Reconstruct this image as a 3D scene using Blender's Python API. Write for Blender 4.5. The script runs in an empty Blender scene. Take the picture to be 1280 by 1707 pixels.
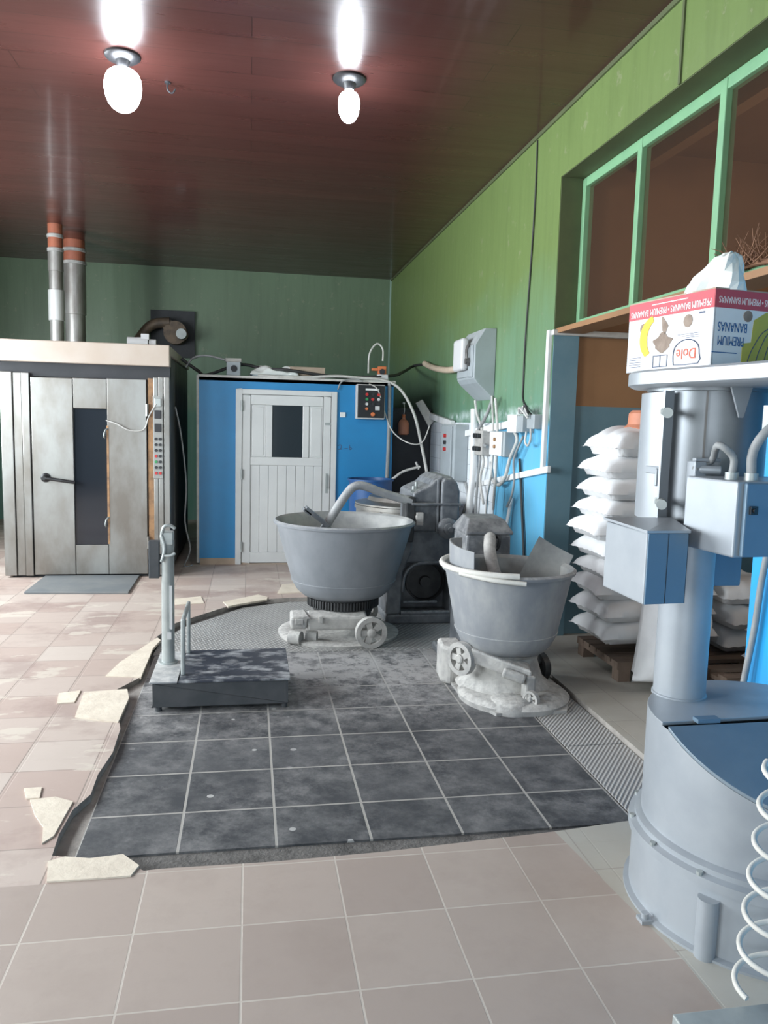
import bpy, bmesh, math, random
from mathutils import Vector, Matrix, Euler
random.seed(7)
PI = math.pi
S = bpy.context.scene
COL = S.collection

# ------------------------------------------------------------------ camera
F_PX, PITCH, YAW, ROLL = 1299.72, 0.114354812, 0.172550470, -0.025988
cf = Vector((math.sin(YAW)*math.cos(PITCH), math.cos(YAW)*math.cos(PITCH), -math.sin(PITCH)))
cr = Vector((math.cos(YAW), -math.sin(YAW), 0)); cd = cf.cross(cr)
CR = math.cos(ROLL)*cr + math.sin(ROLL)*cd
CD = -math.sin(ROLL)*cr + math.cos(ROLL)*cd
CAMLOC = Vector((0, 0, 1.6))
cam = bpy.data.cameras.new('camera'); cam.sensor_fit = 'HORIZONTAL'; cam.sensor_width = 36
cam.lens = F_PX/1280*36; cam.clip_start = .05
camo = bpy.data.objects.new('camera', cam); COL.objects.link(camo)
m = Matrix((CR, -CD, -cf)).transposed().to_4x4(); m.translation = CAMLOC
camo.matrix_world = m
S.camera = camo

# ------------------------------------------------------------------ light
S.view_settings.view_transform = 'Standard'; S.view_settings.look = 'None'
S.view_settings.gamma = 1; S.view_settings.use_curve_mapping = False
S.view_settings.exposure = 0.35
wd = bpy.data.worlds.new('sky'); S.world = wd; wd.use_nodes = True
bg = wd.node_tree.nodes['Background']; bg.inputs[0].default_value = (.75, .87, 1, 1); bg.inputs[1].default_value = 1.0

def area(name, loc, rot, sx, sy, power, col):
    l = bpy.data.lights.new(name, 'AREA'); l.shape = 'RECTANGLE'; l.size = sx; l.size_y = sy
    l.energy = power; l.color = col
    o = bpy.data.objects.new(name, l); o.location = loc; o.rotation_euler = rot; COL.objects.link(o); return o
DAY = (.88, .95, 1)
# daylight at the openings of the left wall and the doorway behind the camera
for wy, pw in ((1.2, 215), (4.4, 260), (7.6, 260)):
    area('window_daylight', (-4.28, wy, 2.1), (0, -PI/2, 0), 1.9, 2.0, pw, DAY)
area('doorway_daylight', (-1.2, -3.05, 1.6), (PI/2, 0, 0), 3.2, 2.6, 58, DAY)
area('annex_fill', (4.5, 3.3, 2.6), (0, PI/2, 0), .8, 1.4, 14, (1, .9, .78))  # added fill lamp to brighten the annex, no window behind it

# ------------------------------------------------------------------ materials
def nodes(name):
    m = bpy.data.materials.new(name); m.use_nodes = True
    nt = m.node_tree; return m, nt, nt.nodes, nt.links, nt.nodes['Principled BSDF']
def mix(N, L, fac, a, b):
    x = N.new('ShaderNodeMix'); x.data_type = 'RGBA'
    for sock, v in ((x.inputs[0], fac), (x.inputs[6], a), (x.inputs[7], b)):
        if isinstance(v, (int, float)): sock.default_value = v
        elif isinstance(v, tuple): sock.default_value = (*v, 1)
        else: L.new(v, sock)
    return x.outputs[2]
def math_(N, L, op, a, b=None, clamp=False):
    x = N.new('ShaderNodeMath'); x.operation = op; x.use_clamp = clamp
    for i, v in enumerate((a, b)):
        if v is None: continue
        if isinstance(v, (int, float)): x.inputs[i].default_value = v
        else: L.new(v, x.inputs[i])
    return x.outputs[0]
def ramp(N, L, src, p0, p1):
    r = N.new('ShaderNodeMapRange'); r.inputs[1].default_value = p0; r.inputs[2].default_value = p1
    L.new(src, r.inputs[0]); return r.outputs[0]
def coords(N, L, scale=(1, 1, 1), loc=(0, 0, 0), rot=(0, 0, 0), world=True):
    if world: c = N.new('ShaderNodeNewGeometry').outputs['Position']
    else: c = N.new('ShaderNodeTexCoord').outputs['Object']
    mp = N.new('ShaderNodeMapping'); mp.inputs[1].default_value = loc; mp.inputs[2].default_value = rot; mp.inputs[3].default_value = scale
    L.new(c, mp.inputs[0]); return mp.outputs[0]
def noise(N, L, vec, scale, detail=5, rough=.6):
    n = N.new('ShaderNodeTexNoise'); n.inputs['Scale'].default_value = scale; n.inputs['Detail'].default_value = detail
    n.inputs['Roughness'].default_value = rough; L.new(vec, n.inputs['Vector']); return n.outputs[0]
def bump(N, L, h, strength, dist, bs):
    b = N.new('ShaderNodeBump'); b.inputs['Strength'].default_value = strength; b.inputs['Distance'].default_value = dist
    L.new(h, b.inputs['Height']); L.new(b.outputs[0], bs.inputs['Normal'])

def paint(name, c, c2=None, amt=.5, rough=.5, metal=0., scale=6., stretch=(1, 1, 1), dust=0., dustc=(.6, .6, .6), bmp=.0, spec=.5, lo=.4, hi=.65, world=True):
    """painted / bare surface with blotches of a second tone and dust lying on faces that look up"""
    m, nt, N, L, b = nodes(name)
    v = coords(N, L, stretch, world=world)
    col = c
    if c2: col = mix(N, L, math_(N, L, 'MULTIPLY', ramp(N, L, noise(N, L, v, scale), lo, hi), amt), c, c2)
    if dust:
        nz = N.new('ShaderNodeSeparateXYZ'); L.new(N.new('ShaderNodeNewGeometry').outputs['Normal'], nz.inputs[0])
        up = ramp(N, L, nz.outputs[2], .1, .9)
        sp = ramp(N, L, noise(N, L, v, scale*3, 8, .7), .35, .6)
        col = mix(N, L, math_(N, L, 'MULTIPLY', math_(N, L, 'MULTIPLY', up, sp), dust), col, dustc)
    if isinstance(col, tuple): b.inputs['Base Color'].default_value = (*col, 1)
    else: L.new(col, b.inputs['Base Color'])
    b.inputs['Roughness'].default_value = rough; b.inputs['Metallic'].default_value = metal
    b.inputs['Specular IOR Level'].default_value = spec
    if bmp: bump(N, L, noise(N, L, v, scale*4), bmp, .01, b)
    return m

def tile_nodes(N, L, size, loc, mortar, c1, c2, cm):
    br = N.new('ShaderNodeTexBrick'); br.offset = 0; br.squash = 1
    L.new(coords(N, L, (1, 1, 1), loc), br.inputs['Vector'])
    br.inputs['Scale'].default_value = 1; br.inputs['Brick Width'].default_value = size; br.inputs['Row Height'].default_value = size
    br.inputs['Mortar Size'].default_value = mortar; br.inputs['Mortar Smooth'].default_value = .2; br.inputs['Bias'].default_value = 0
    br.inputs['Color1'].default_value = (*c1, 1); br.inputs['Color2'].default_value = (*c2, 1); br.inputs['Mortar'].default_value = (*cm, 1)
    return br

def mat_floor():
    m, nt, N, L, b = nodes('clay_floor_tiles')
    g = N.new('ShaderNodeSeparateXYZ'); L.new(N.new('ShaderNodeNewGeometry').outputs['Position'], g.inputs[0])
    px, py = g.outputs[0], g.outputs[1]
    v = coords(N, L)
    front = tile_nodes(N, L, .333, (.015, -.018, 0), .0035, (.44, .365, .315), (.365, .295, .255), (.52, .46, .40))
    left = tile_nodes(N, L, .333, (.03, .1, 0), .003, (.52, .445, .39), (.43, .33, .285), (.27, .22, .19))
    right = tile_nodes(N, L, .45, (.1, .2, 0), .003, (.44, .42, .37), (.47, .45, .40), (.34, .31, .28))
    n1 = noise(N, L, v, 1.3, 6, .62); n2 = noise(N, L, v, 5, 8, .7); n3 = noise(N, L, coords(N, L, (1, 2.0, 1), (3, 1, 0)), 1.9, 7, .6)
    lc = mix(N, L, math_(N, L, 'MULTIPLY', ramp(N, L, n1, .50, .60), .6), left.outputs[0], (.30, .215, .19))
    lc = mix(N, L, math_(N, L, 'MULTIPLY', ramp(N, L, n3, .585, .61), .7), lc, (.58, .52, .44))
    fc = mix(N, L, math_(N, L, 'MULTIPLY', ramp(N, L, n1, .5, .75), .5), front.outputs[0], (.29, .225, .19))
    fc = mix(N, L, math_(N, L, 'MULTIPLY', ramp(N, L, n2, .5, .8), .3), fc, (.30, .24, .2))
    isleft = math_(N, L, 'GREATER_THAN', math_(N, L, 'SUBTRACT', py, math_(N, L, 'MULTIPLY', math_(N, L, 'GREATER_THAN', px, -.45), .35)), 2.66)
    isright = math_(N, L, 'GREATER_THAN', px, math_(N, L, 'ADD', 1.31, math_(N, L, 'MULTIPLY', ramp(N, L, py, 2.0, 2.9), -.12)))
    rc = mix(N, L, math_(N, L, 'MULTIPLY', ramp(N, L, n1, .4, .7), .55), right.outputs[0], (.35, .30, .24))
    c = mix(N, L, isleft, fc, lc); c = mix(N, L, isright, c, rc)
    L.new(c, b.inputs['Base Color'])
    L.new(ramp(N, L, n2, -.4, 1.4), b.inputs['Roughness'])
    b.inputs['Specular IOR Level'].default_value = .4
    hh = math_(N, L, 'SUBTRACT', 1, front.outputs[1])
    bump(N, L, math_(N, L, 'ADD', hh, math_(N, L, 'MULTIPLY', n2, .4)), .4, .004, b)
    return m

def mat_slate():
    m, nt, N, L, b = nodes('dark_slate_tiles')
    t = tile_nodes(N, L, .371, (.63, -2.79, 0), .006, (.050, .053, .058), (.078, .080, .085), (.36, .34, .31))
    v = coords(N, L)
    n1 = noise(N, L, coords(N, L, rot=(0, 0, .5)), 8, 11, .76); n2 = noise(N, L, v, 2.4, 6, .7); n3 = noise(N, L, coords(N, L, loc=(5, 2, 0)), 1.1, 4, .5)
    dust = math_(N, L, 'MULTIPLY', ramp(N, L, n1, .40, .68), ramp(N, L, n2, .25, .65))
    g = N.new('ShaderNodeSeparateXYZ'); L.new(N.new('ShaderNodeNewGeometry').outputs['Position'], g.inputs[0])
    far = ramp(N, L, g.outputs[1], 3.9, 5.0)      # more flour trodden in around the mixers
    dust = math_(N, L, 'MULTIPLY', dust, math_(N, L, 'ADD', .6, math_(N, L, 'MULTIPLY', far, 1.3)), True)
    dust = math_(N, L, 'ADD', dust, math_(N, L, 'MULTIPLY', math_(N, L, 'MULTIPLY', far, .6), ramp(N, L, n1, .3, .6)), True)
    c = mix(N, L, dust, t.outputs[0], (.37, .36, .35))
    vo = N.new('ShaderNodeTexVoronoi'); vo.inputs['Scale'].default_value = 5.5; L.new(v, vo.inputs['Vector'])
    spots = math_(N, L, 'MULTIPLY', math_(N, L, 'LESS_THAN', vo.outputs['Distance'], .085), ramp(N, L, n3, .5, .56))
    c = mix(N, L, math_(N, L, 'MULTIPLY', spots, .8), c, (.5, .49, .47))
    L.new(c, b.inputs['Base Color']); b.inputs['Roughness'].default_value = .55; b.inputs['Specular IOR Level'].default_value = .35
    bump(N, L, math_(N, L, 'ADD', math_(N, L, 'SUBTRACT', 1, t.outputs[1]), math_(N, L, 'MULTIPLY', n1, .7)), .5, .006, b)
    return m

def mat_plate(name, diag):
    m, nt, N, L, b = nodes(name)
    def wave(rz, sc):
        w = N.new('ShaderNodeTexWave'); w.inputs['Scale'].default_value = sc; w.inputs['Distortion'].default_value = .3
        L.new(coords(N, L, rot=(0, 0, rz)), w.inputs['Vector']); return w.outputs[1]
    h = wave(math.radians(38), 9 if diag else 17)
    if diag: h = math_(N, L, 'MULTIPLY', h, wave(math.radians(-46), 13))
    n = noise(N, L, coords(N, L), 2.2, 7, .65)
    c = mix(N, L, ramp(N, L, h, .25, .75), (.25, .245, .235), (.62, .61, .585))
    c = mix(N, L, math_(N, L, 'MULTIPLY', ramp(N, L, n, .38, .7), .6), c, (.47, .46, .44))
    L.new(c, b.inputs['Base Color']); b.inputs['Roughness'].default_value = .5; b.inputs['Metallic'].default_value = .25
    bump(N, L, h, .8, .004, b); return m

def mat_wall(name, hi, mid, lo, z_line, lohi=.12, soot=None, bright=1.):
    """oil paint: green coat above, teal with reflected blue light painted in below it, blue dado under z_line"""
    m, nt, N, L, b = nodes(name)
    v = coords(N, L); g = N.new('ShaderNodeSeparateXYZ'); L.new(N.new('ShaderNodeNewGeometry').outputs['Position'], g.inputs[0])
    z, y = g.outputs[2], g.outputs[1]
    n1 = noise(N, L, v, 1.2, 6, .6); n2 = noise(N, L, coords(N, L, (6, 6, .5)), 2.5, 5, .6); n3 = noise(N, L, v, 9, 6, .7)
    zz = math_(N, L, 'ADD', z, math_(N, L, 'MULTIPLY', math_(N, L, 'SUBTRACT', n1, .5), 1.1))
    c = mix(N, L, ramp(N, L, zz, z_line, z_line+1.25), mid, hi)  # teal lower down: paint tone plus painted-in blue reflected light
    c = mix(N, L, math_(N, L, 'MULTIPLY', ramp(N, L, n2, .45, .7), .35), c, tuple(x*.62 for x in hi))
    c = mix(N, L, math_(N, L, 'MULTIPLY', ramp(N, L, n3, .62, .66), .3), c, (.32, .30, .22))
    # line of the dado climbs towards the camera
    zl = math_(N, L, 'ADD', z, math_(N, L, 'MULTIPLY', n1, .08)) if soot is None else math_(N, L, 'ADD', math_(N, L, 'ADD', z, math_(N, L, 'MULTIPLY', y, .012)), math_(N, L, 'MULTIPLY', n1, .1))
    d = ramp(N, L, zl, z_line+.1+lohi, z_line+.1)
    lo2 = mix(N, L, math_(N, L, 'MULTIPLY', ramp(N, L, n2, .45, .7), .4), lo, tuple(min(1, x*.7+.12) for x in lo))
    c = mix(N, L, d, c, lo2)
    if soot:
        smp = math_(N, L, 'MULTIPLY', ramp(N, L, math_(N, L, 'ADD', y, math_(N, L, 'MULTIPLY', n1, 1.6)), 9.6, 10.6), ramp(N, L, math_(N, L, 'ADD', z, math_(N, L, 'MULTIPLY', n1, .6)), 2.65, 2.0))
        c = mix(N, L, math_(N, L, 'MULTIPLY', smp, .9), c, (.012, .013, .015))
        chalk = math_(N, L, 'MULTIPLY', math_(N, L, 'MULTIPLY', ramp(N, L, math_(N, L, 'ABSOLUTE', math_(N, L, 'SUBTRACT', zl, z_line+.21)), .07, .0), ramp(N, L, n3, .4, .65)), .8)
        c = mix(N, L, math_(N, L, 'MULTIPLY', chalk, ramp(N, L, y, 8.8, 8.2)), c, (.75, .83, .84))
    L.new(c, b.inputs['Base Color']); b.inputs['Roughness'].default_value = .42; b.inputs['Specular IOR Level'].default_value = .4
    bump(N, L, n1, .25, .03, b); return m

def mat_ceiling():
    m, nt, N, L, b = nodes('lacquered_brown_boards')
    br = N.new('ShaderNodeTexBrick'); br.offset = .5
    L.new(coords(N, L), br.inputs['Vector']); br.inputs['Scale'].default_value = 1
    br.inputs['Brick Width'].default_value = 3.0; br.inputs['Row Height'].default_value = .25; br.inputs['Mortar Size'].default_value = .003
    br.inputs['Color1'].default_value = (.075, .026, .022, 1); br.inputs['Color2'].default_value = (.060, .022, .019, 1); br.inputs['Mortar'].default_value = (.03, .012, .01, 1)
    n = noise(N, L, coords(N, L, (.5, 5, 1)), 2.2, 6, .6)
    L.new(mix(N, L, math_(N, L, 'MULTIPLY', ramp(N, L, n, .4, .7), .5), br.outputs[0], (.06, .022, .018)), b.inputs['Base Color'])
    L.new(ramp(N, L, n, -.6, 2.9), b.inputs['Roughness']); b.inputs['Specular IOR Level'].default_value = .28
    b.inputs['Coat Weight'].default_value = .22; b.inputs['Coat Roughness'].default_value = .07
    bump(N, L, math_(N, L, 'ADD', n, math_(N, L, 'MULTIPLY', br.outputs[1], -.8)),   .10, .008, b); return m

def mat_glass(name, tint=(.8, .8, .8), alpha=.25, rough=.08):
    m, nt, N, L, b = nodes(name)
    tr = N.new('ShaderNodeBsdfTransparent'); tr.inputs[0].default_value = (*tint, 1)
    mx = N.new('ShaderNodeMixShader'); mx.inputs[0].default_value = alpha
    b.inputs['Base Color'].default_value = (.16, .12, .1, 1); b.inputs['Roughness'].default_value = rough
    L.new(tr.outputs[0], mx.inputs[1]); L.new(b.outputs[0], mx.inputs[2]); L.new(mx.outputs[0], N['Material Output'].inputs[0]); return m

def mat_emit(name, col, s):
    m, nt, N, L, b = nodes(name)
    b.inputs['Base Color'].default_value = (.9, .9, .9, 1); b.inputs['Emission Color'].default_value = (*col, 1); b.inputs['Emission Strength'].default_value = s; return m

M = {}
M['floor'] = mat_floor(); M['slate'] = mat_slate(); M['checker'] = mat_plate('checker_plate', True); M['ribbed'] = mat_plate('ribbed_plate', False)
M['cream'] = paint('cream_screed', (.68, .60, .49), (.55, .47, .38), .6, .8, scale=9, bmp=.3)
M['concrete'] = paint('raw_concrete', (.15, .14, .13), (.07, .065, .06), .8, .9, scale=14, bmp=.6)
M['mortar'] = paint('grey_mortar', (.34, .31, .28), (.18, .165, .15), .7, .9, scale=11, bmp=.5)
M['ceiling'] = mat_ceiling()
M['wall_right'] = mat_wall('green_wall_with_blue_dado', (.14, .20, .066), (.13, .265, .185), (.12, .43, .66), 1.62, .05, True)
M['wall_back'] = mat_wall('old_green_wall', (.135, .195, .12), (.165, .28, .20), (.11, .24, .18), 1.6)
M['wall_plain'] = paint('pale_green_wall', (.30, .42, .36), (.24, .36, .30), .5, .6, scale=2)
M['pier'] = paint('bright_blue_pier', (.02, .36, .74), (.05, .26, .55), .5, .4, scale=2.5)
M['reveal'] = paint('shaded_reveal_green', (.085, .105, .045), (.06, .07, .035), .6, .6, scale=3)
M['annex_brown'] = paint('brown_annex_wall', (.30, .155, .07), (.22, .11, .05), .6, .6, scale=1.6)
M['beam_brown'] = paint('pale_brown_beam', (.42, .24, .12), (.34, .18, .09), .5, .6, scale=3)
M['annex_blue'] = paint('blue_grey_annex_dado', (.11, .21, .26), (.17, .27, .31), .6, .6, scale=2.2)
M['green_frame'] = paint('green_window_paint', (.20, .40, .22), (.16, .32, .19), .6, .4, scale=5)
M['glass'] = mat_glass('dusty_pane', (.85, .8, .76), .10, .05)
M['clear'] = mat_glass('clear_pane', (.97, .98, 1), .06, .03)
M['steel'] = paint('stained_stainless', (.32, .32, .305), (.17, .145, .12), .75, .38, .75, 2.2, (1, 1, .5))
M['steel_dark'] = paint('sooty_steel', (.17, .165, .16), (.06, .055, .05), .8, .5, .5, 3.0, (1, 1, .4))
M['beige_metal'] = paint('beige_enamel', (.50, .43, .37), (.40, .30, .22), .4, .4, .1, 2.5)
M['rust'] = paint('scorched_metal', (.42, .24, .12), (.12, .08, .06), .7, .6, .3, 9)
M['soot'] = paint('soot_and_shade_black', (.02, .022, .026), (.035, .035, .04), .6, .6, scale=5)
M['darkglass'] = paint('dark_glass', (.018, .022, .03), None, rough=.08, spec=.6)
M['blue_booth'] = paint('blue_gloss_paint', (.018, .225, .49), (.022, .18, .40), .5, .35, scale=2)
M['white_door'] = paint('white_plastic', (.62, .63, .62), (.52, .53, .53), .5, .4, scale=2.5)
M['white'] = paint('white_plastic_trunking', (.74, .75, .75), (.62, .62, .60), .5, .45, scale=8)
M['groove'] = paint('groove_grey', (.30, .31, .31), None, rough=.6)
M['mixer_dark'] = paint('dark_grey_hammered_paint', (.10, .108, .12), (.20, .21, .22), .75, .42, .25, 9, dust=.85, dustc=(.42, .43, .43), bmp=.12)
M['bowl'] = paint('grey_cast_bowl', (.25, .265, .285), (.19, .205, .22), .7, .5, .25, 5, (1, 1, .6), dust=.5, dustc=(.55, .55, .53), bmp=.05)
M['bowl_floury'] = paint('floury_cast_bowl', (.25, .26, .275), (.40, .40, .39), .65, .6, .1, 6, (1, 1, .5), dust=.7, dustc=(.66, .65, .62), bmp=.12)
M['bowl_inside'] = paint('floury_bowl_lining', (.26, .27, .27), (.50, .495, .47), .7, .6, .15, 4)
M['floury'] = paint('flour_caked_iron', (.42, .405, .38), (.22, .215, .21), .7, .8, 0, 9, dust=.7, dustc=(.68, .66, .62), bmp=.3)
M['mixer_dusty'] = paint('dusty_grey_mixer', (.12, .125, .135), (.34, .34, .34), .8, .5, .2, 10, dust=.35, dustc=(.45, .45, .44), bmp=.15)
M['lid_blue'] = paint('grey_blue_lid', (.19, .24, .285), (.24, .285, .32), .6, .45, .2, 5)
M['gear'] = paint('greasy_gear', (.035, .036, .038), (.08, .08, .08), .6, .5, .4, 8)
M['scale_top'] = paint('floury_black_plate', (.04, .045, .06), (.46, .47, .48), .85, .45, .2, 7, (1, 1.6, 1), lo=.48, hi=.66)
M['scale_side'] = paint('dark_scale_frame', (.055, .06, .065), (.10, .10, .105), .6, .5, .3, 5)
M['galv'] = paint('galvanised_post', (.40, .43, .42), (.28, .30, .30), .6, .45, .4, 8)
M['silver'] = paint('silver_enamel', (.36, .385, .41), (.29, .315, .345), .6, .40, .25, 5)
M['silver_dark'] = paint('grey_drum_steel', (.22, .235, .25), (.28, .30, .32), .6, .38, .45, 4)
M['blue_steel'] = paint('blue_grey_enamel', (.125, .195, .265), (.16, .235, .30), .6, .45, .2, 4)
M['box_grey'] = paint('grey_switch_enamel', (.36, .40, .42), (.30, .33, .34), .6, .45, .1, 5, dust=.6, dustc=(.72, .72, .70))
M['plate_grey'] = paint('worn_plate', (.17, .185, .195), (.25, .25, .24), .6, .5, .2, 4)
M['navy'] = paint('navy_lid', (.015, .08, .24), None, rough=.4)
M['black'] = paint('black_plastic', (.015, .015, .017), None, rough=.4)
M['cable_black'] = paint('black_cable', (.03, .03, .03), None, rough=.6)
M['cable_white'] = paint('dusty_white_cable', (.55, .54, .51), (.38, .37, .35), .6, .7, scale=12)
M['cable_grey'] = paint('grey_cable', (.25, .26, .26), (.36, .36, .36), .6, .6, scale=12)
M['sleeve'] = paint('cream_sleeve', (.62, .50, .38), (.48, .38, .28), .5, .7, scale=20, bmp=.3)
M['cardboard'] = paint('cardboard', (.42, .33, .25), (.34, .26, .2), .5, .8, scale=8)
M['sack'] = paint('white_woven_sack', (.80, .80, .80), (.70, .70, .71), .5, .6, 0, 7, bmp=.15)
M['wood'] = paint('dark_pallet_wood', (.17, .12, .09), (.10, .07, .05), .7, .8, 0, 6, (1, 8, 1))
M['terracotta'] = paint('terracotta', (.55, .22, .13), (.42, .17, .1), .5, .6, scale=12)
M['orange'] = paint('orange_plastic', (.60, .17, .06), None, rough=.5)
M['red'] = paint('red_plastic', (.5, .03, .03), None, rough=.4)
M['green_btn'] = paint('green_plastic', (.03, .25, .08), None, rough=.4)
M['lightgrey'] = paint('light_grey_plastic', (.55, .55, .55), None, rough=.5)
M['tiles_white'] = None
M['box_white'] = paint('white_carton', (.76, .77, .78), (.68, .67, .66), .4, .6, scale=10)
M['box_red'] = paint('red_carton_print', (.50, .07, .09), (.42, .08, .10), .5, .6, scale=9)
M['ink_white'] = paint('white_print', (.80, .74, .74), None, rough=.6)
M['ink_blue'] = paint('blue_print', (.03, .12, .30), None, rough=.6)
M['ink_dark'] = paint('dark_print', (.06, .08, .14), None, rough=.6)
M['ink_red'] = paint('red_print', (.60, .10, .05), None, rough=.6)
M['ink_yellow'] = paint('yellow_print', (.80, .50, .03), (.62, .36, .02), .5, .6, scale=20)
M['ink_banana'] = paint('green_yellow_print', (.50, .44, .06), (.34, .36, .07), .5, .6, scale=14)
M['hole_shade'] = paint('shaded_torn_board', (.22, .165, .13), (.34, .27, .22), .7, .8, scale=25)  # torn brown board, with the shade inside the holes put into its colour
M['paper'] = paint('crumpled_white_paper', (.80, .83, .80), None, rough=.7)
M['twig'] = paint('dry_twig', (.22, .11, .06), (.13, .06, .04), .6, .8, scale=20)
M['rope'] = paint('pale_cord', (.62, .60, .55), (.5, .48, .44), .5, .7, scale=20)
M['pipe'] = paint('tin_flue', (.40, .39, .37), (.22, .19, .17), .7, .4, .55, 5, (1, 1, .4))
M['tin_bright'] = paint('bright_tin', (.62, .62, .60), (.42, .41, .39), .6, .4, .3, 5, (1, 1, .4))
M['fan_brown'] = paint('greasy_brown_fan', (.15, .105, .07), (.05, .04, .035), .7, .6, .2, 9)
M['pipe_red'] = paint('red_oxide_flue', (.40, .13, .07), (.28, .09, .06), .6, .6, .1, 6)
M['bulb'] = mat_emit('lit_bulb', (.86, .92, 1), 30)
def mat_tiles():
    m, nt, N, L, b = nodes('white_wall_tiles')
    br = N.new('ShaderNodeTexBrick'); br.offset = 0
    g = N.new('ShaderNodeSeparateXYZ'); L.new(N.new('ShaderNodeNewGeometry').outputs['Position'], g.inputs[0])
    cb = N.new('ShaderNodeCombineXYZ'); L.new(g.outputs[1], cb.inputs[0]); L.new(g.outputs[2], cb.inputs[1]); L.new(cb.outputs[0], br.inputs['Vector'])
    br.inputs['Scale'].default_value = 1; br.inputs['Brick Width'].default_value = .2; br.inputs['Row Height'].default_value = .15; br.inputs['Mortar Size'].default_value = .003
    br.inputs['Color1'].default_value = (.72, .78, .82, 1); br.inputs['Color2'].default_value = (.78, .80, .82, 1); br.inputs['Mortar'].default_value = (.4, .42, .45, 1)
    n = noise(N, L, coords(N, L, (1, 4, .6)), 3, 6, .6)
    L.new(mix(N, L, math_(N, L, 'MULTIPLY', ramp(N, L, n, .45, .7), .45), br.outputs[0], (.38, .40, .42)), b.inputs['Base Color'])
    b.inputs['Roughness'].default_value = .3; return m
M['tiles_white'] = mat_tiles()

# ------------------------------------------------------------------ geometry helpers
def V(*a): return Vector(a)
ORI = {}
class MB:
    def __init__(s): s.bm = bmesh.new()
    def box(s, lo, hi, R=None, mi=0):
        lo, hi = Vector(lo), Vector(hi); c = (lo+hi)/2; d = hi-lo
        vs = [s.bm.verts.new(c+((R @ Vector((sx*d.x/2, sy*d.y/2, sz*d.z/2))) if R else Vector((sx*d.x/2, sy*d.y/2, sz*d.z/2)))) for sx in (-1, 1) for sy in (-1, 1) for sz in (-1, 1)]
        for f in ((0, 1, 3, 2), (4, 6, 7, 5), (0, 4, 5, 1), (2, 3, 7, 6), (0, 2, 6, 4), (1, 5, 7, 3)):
            s.bm.faces.new([vs[i] for i in f]).material_index = mi
        return s
    def loft(s, rings, cap0=True, cap1=True, closed=True):
        R = [[s.bm.verts.new(p) for p in r] for r in rings]
        n = len(R[0])
        for a, b in zip(R, R[1:]):
            for i in range(n if closed else n-1):
                j = (i+1) % n
                s.bm.faces.new((a[i], a[j], b[j], b[i]))
        if cap0: s.bm.faces.new(list(reversed(R[0])))
        if cap1: s.bm.faces.new(R[-1])
        return s
    def cyl(s, p0, p1, r0, r1=None, n=20, cap=True):
        p0, p1 = Vector(p0), Vector(p1); r1 = r0 if r1 is None else r1
        ax = (p1-p0).normalized(); u = ax.orthogonal().normalized(); w = ax.cross(u)
        return s.loft([[p+(u*math.cos(2*PI*k/n)+w*math.sin(2*PI*k/n))*r for k in range(n)] for p, r in ((p0, r0), (p1, r1))], cap, cap)
    def lathe(s, c, prof, n=48, cap0=True, cap1=True, ax=None):
        c = Vector(c); ax = Vector(ax or (0, 0, 1)).normalized()
        if abs(ax.z) > .999: u, w = V(1, 0, 0), V(0, 1, 0)
        else: u = ax.orthogonal().normalized(); w = ax.cross(u)
        return s.loft([[c+ax*z+(u*math.cos(2*PI*k/n)+w*math.sin(2*PI*k/n))*r for k in range(n)] for r, z in prof], cap0, cap1)
    def tube(s, pts, r, n=8, smooth=4, r1=None):
        P = [Vector(p) for p in pts]
        if smooth and len(P) > 2:
            Q = []
            for i in range(len(P)-1):
                a, b, c, d = P[max(i-1, 0)], P[i], P[i+1], P[min(i+2, len(P)-1)]
                for k in range(smooth):
                    t = k/smooth
                    Q.append(.5*((2*b)+(c-a)*t+(2*a-5*b+4*c-d)*t*t+(3*b-a-3*c+d)*t**3))
            Q.append(P[-1]); P = Q
        u = None; rings = []
        for i, p in enumerate(P):
            ax = (P[min(i+1, len(P)-1)]-P[max(i-1, 0)]).normalized()
            u = ax.orthogonal().normalized() if u is None else (u-ax*u.dot(ax)).normalized()
            w = ax.cross(u); rr = r if r1 is None else r+(r1-r)*i/(len(P)-1)
            rings.append([p+(u*math.cos(2*PI*k/n)+w*math.sin(2*PI*k/n))*rr for k in range(n)])
        return s.loft(rings)
    def prism(s, poly, d):
        d = Vector(d); a = [Vector(p) for p in poly]
        return s.loft([a, [p+d for p in a]])
    def sphere(s, c, r, sc=(1, 1, 1), n=20):
        bmesh.ops.create_uvsphere(s.bm, u_segments=n, v_segments=n//2, radius=r, matrix=Matrix.Translation(c) @ Matrix.Diagonal((*sc, 1)))
        return s
    def text(s, body, size, mat4, extrude=.0006):
        cu = bpy.data.curves.new('tmp', 'FONT'); cu.body = body; cu.size = size; cu.extrude = extrude; cu.align_x = 'CENTER'; cu.align_y = 'CENTER'
        o = bpy.data.objects.new('tmp', cu); COL.objects.link(o)
        dg = bpy.context.evaluated_depsgraph_get(); me = bpy.data.meshes.new_from_object(o.evaluated_get(dg))
        me.transform(mat4); s.bm.from_mesh(me)
        bpy.data.objects.remove(o); bpy.data.curves.remove(cu); bpy.data.meshes.remove(me); return s

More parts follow.
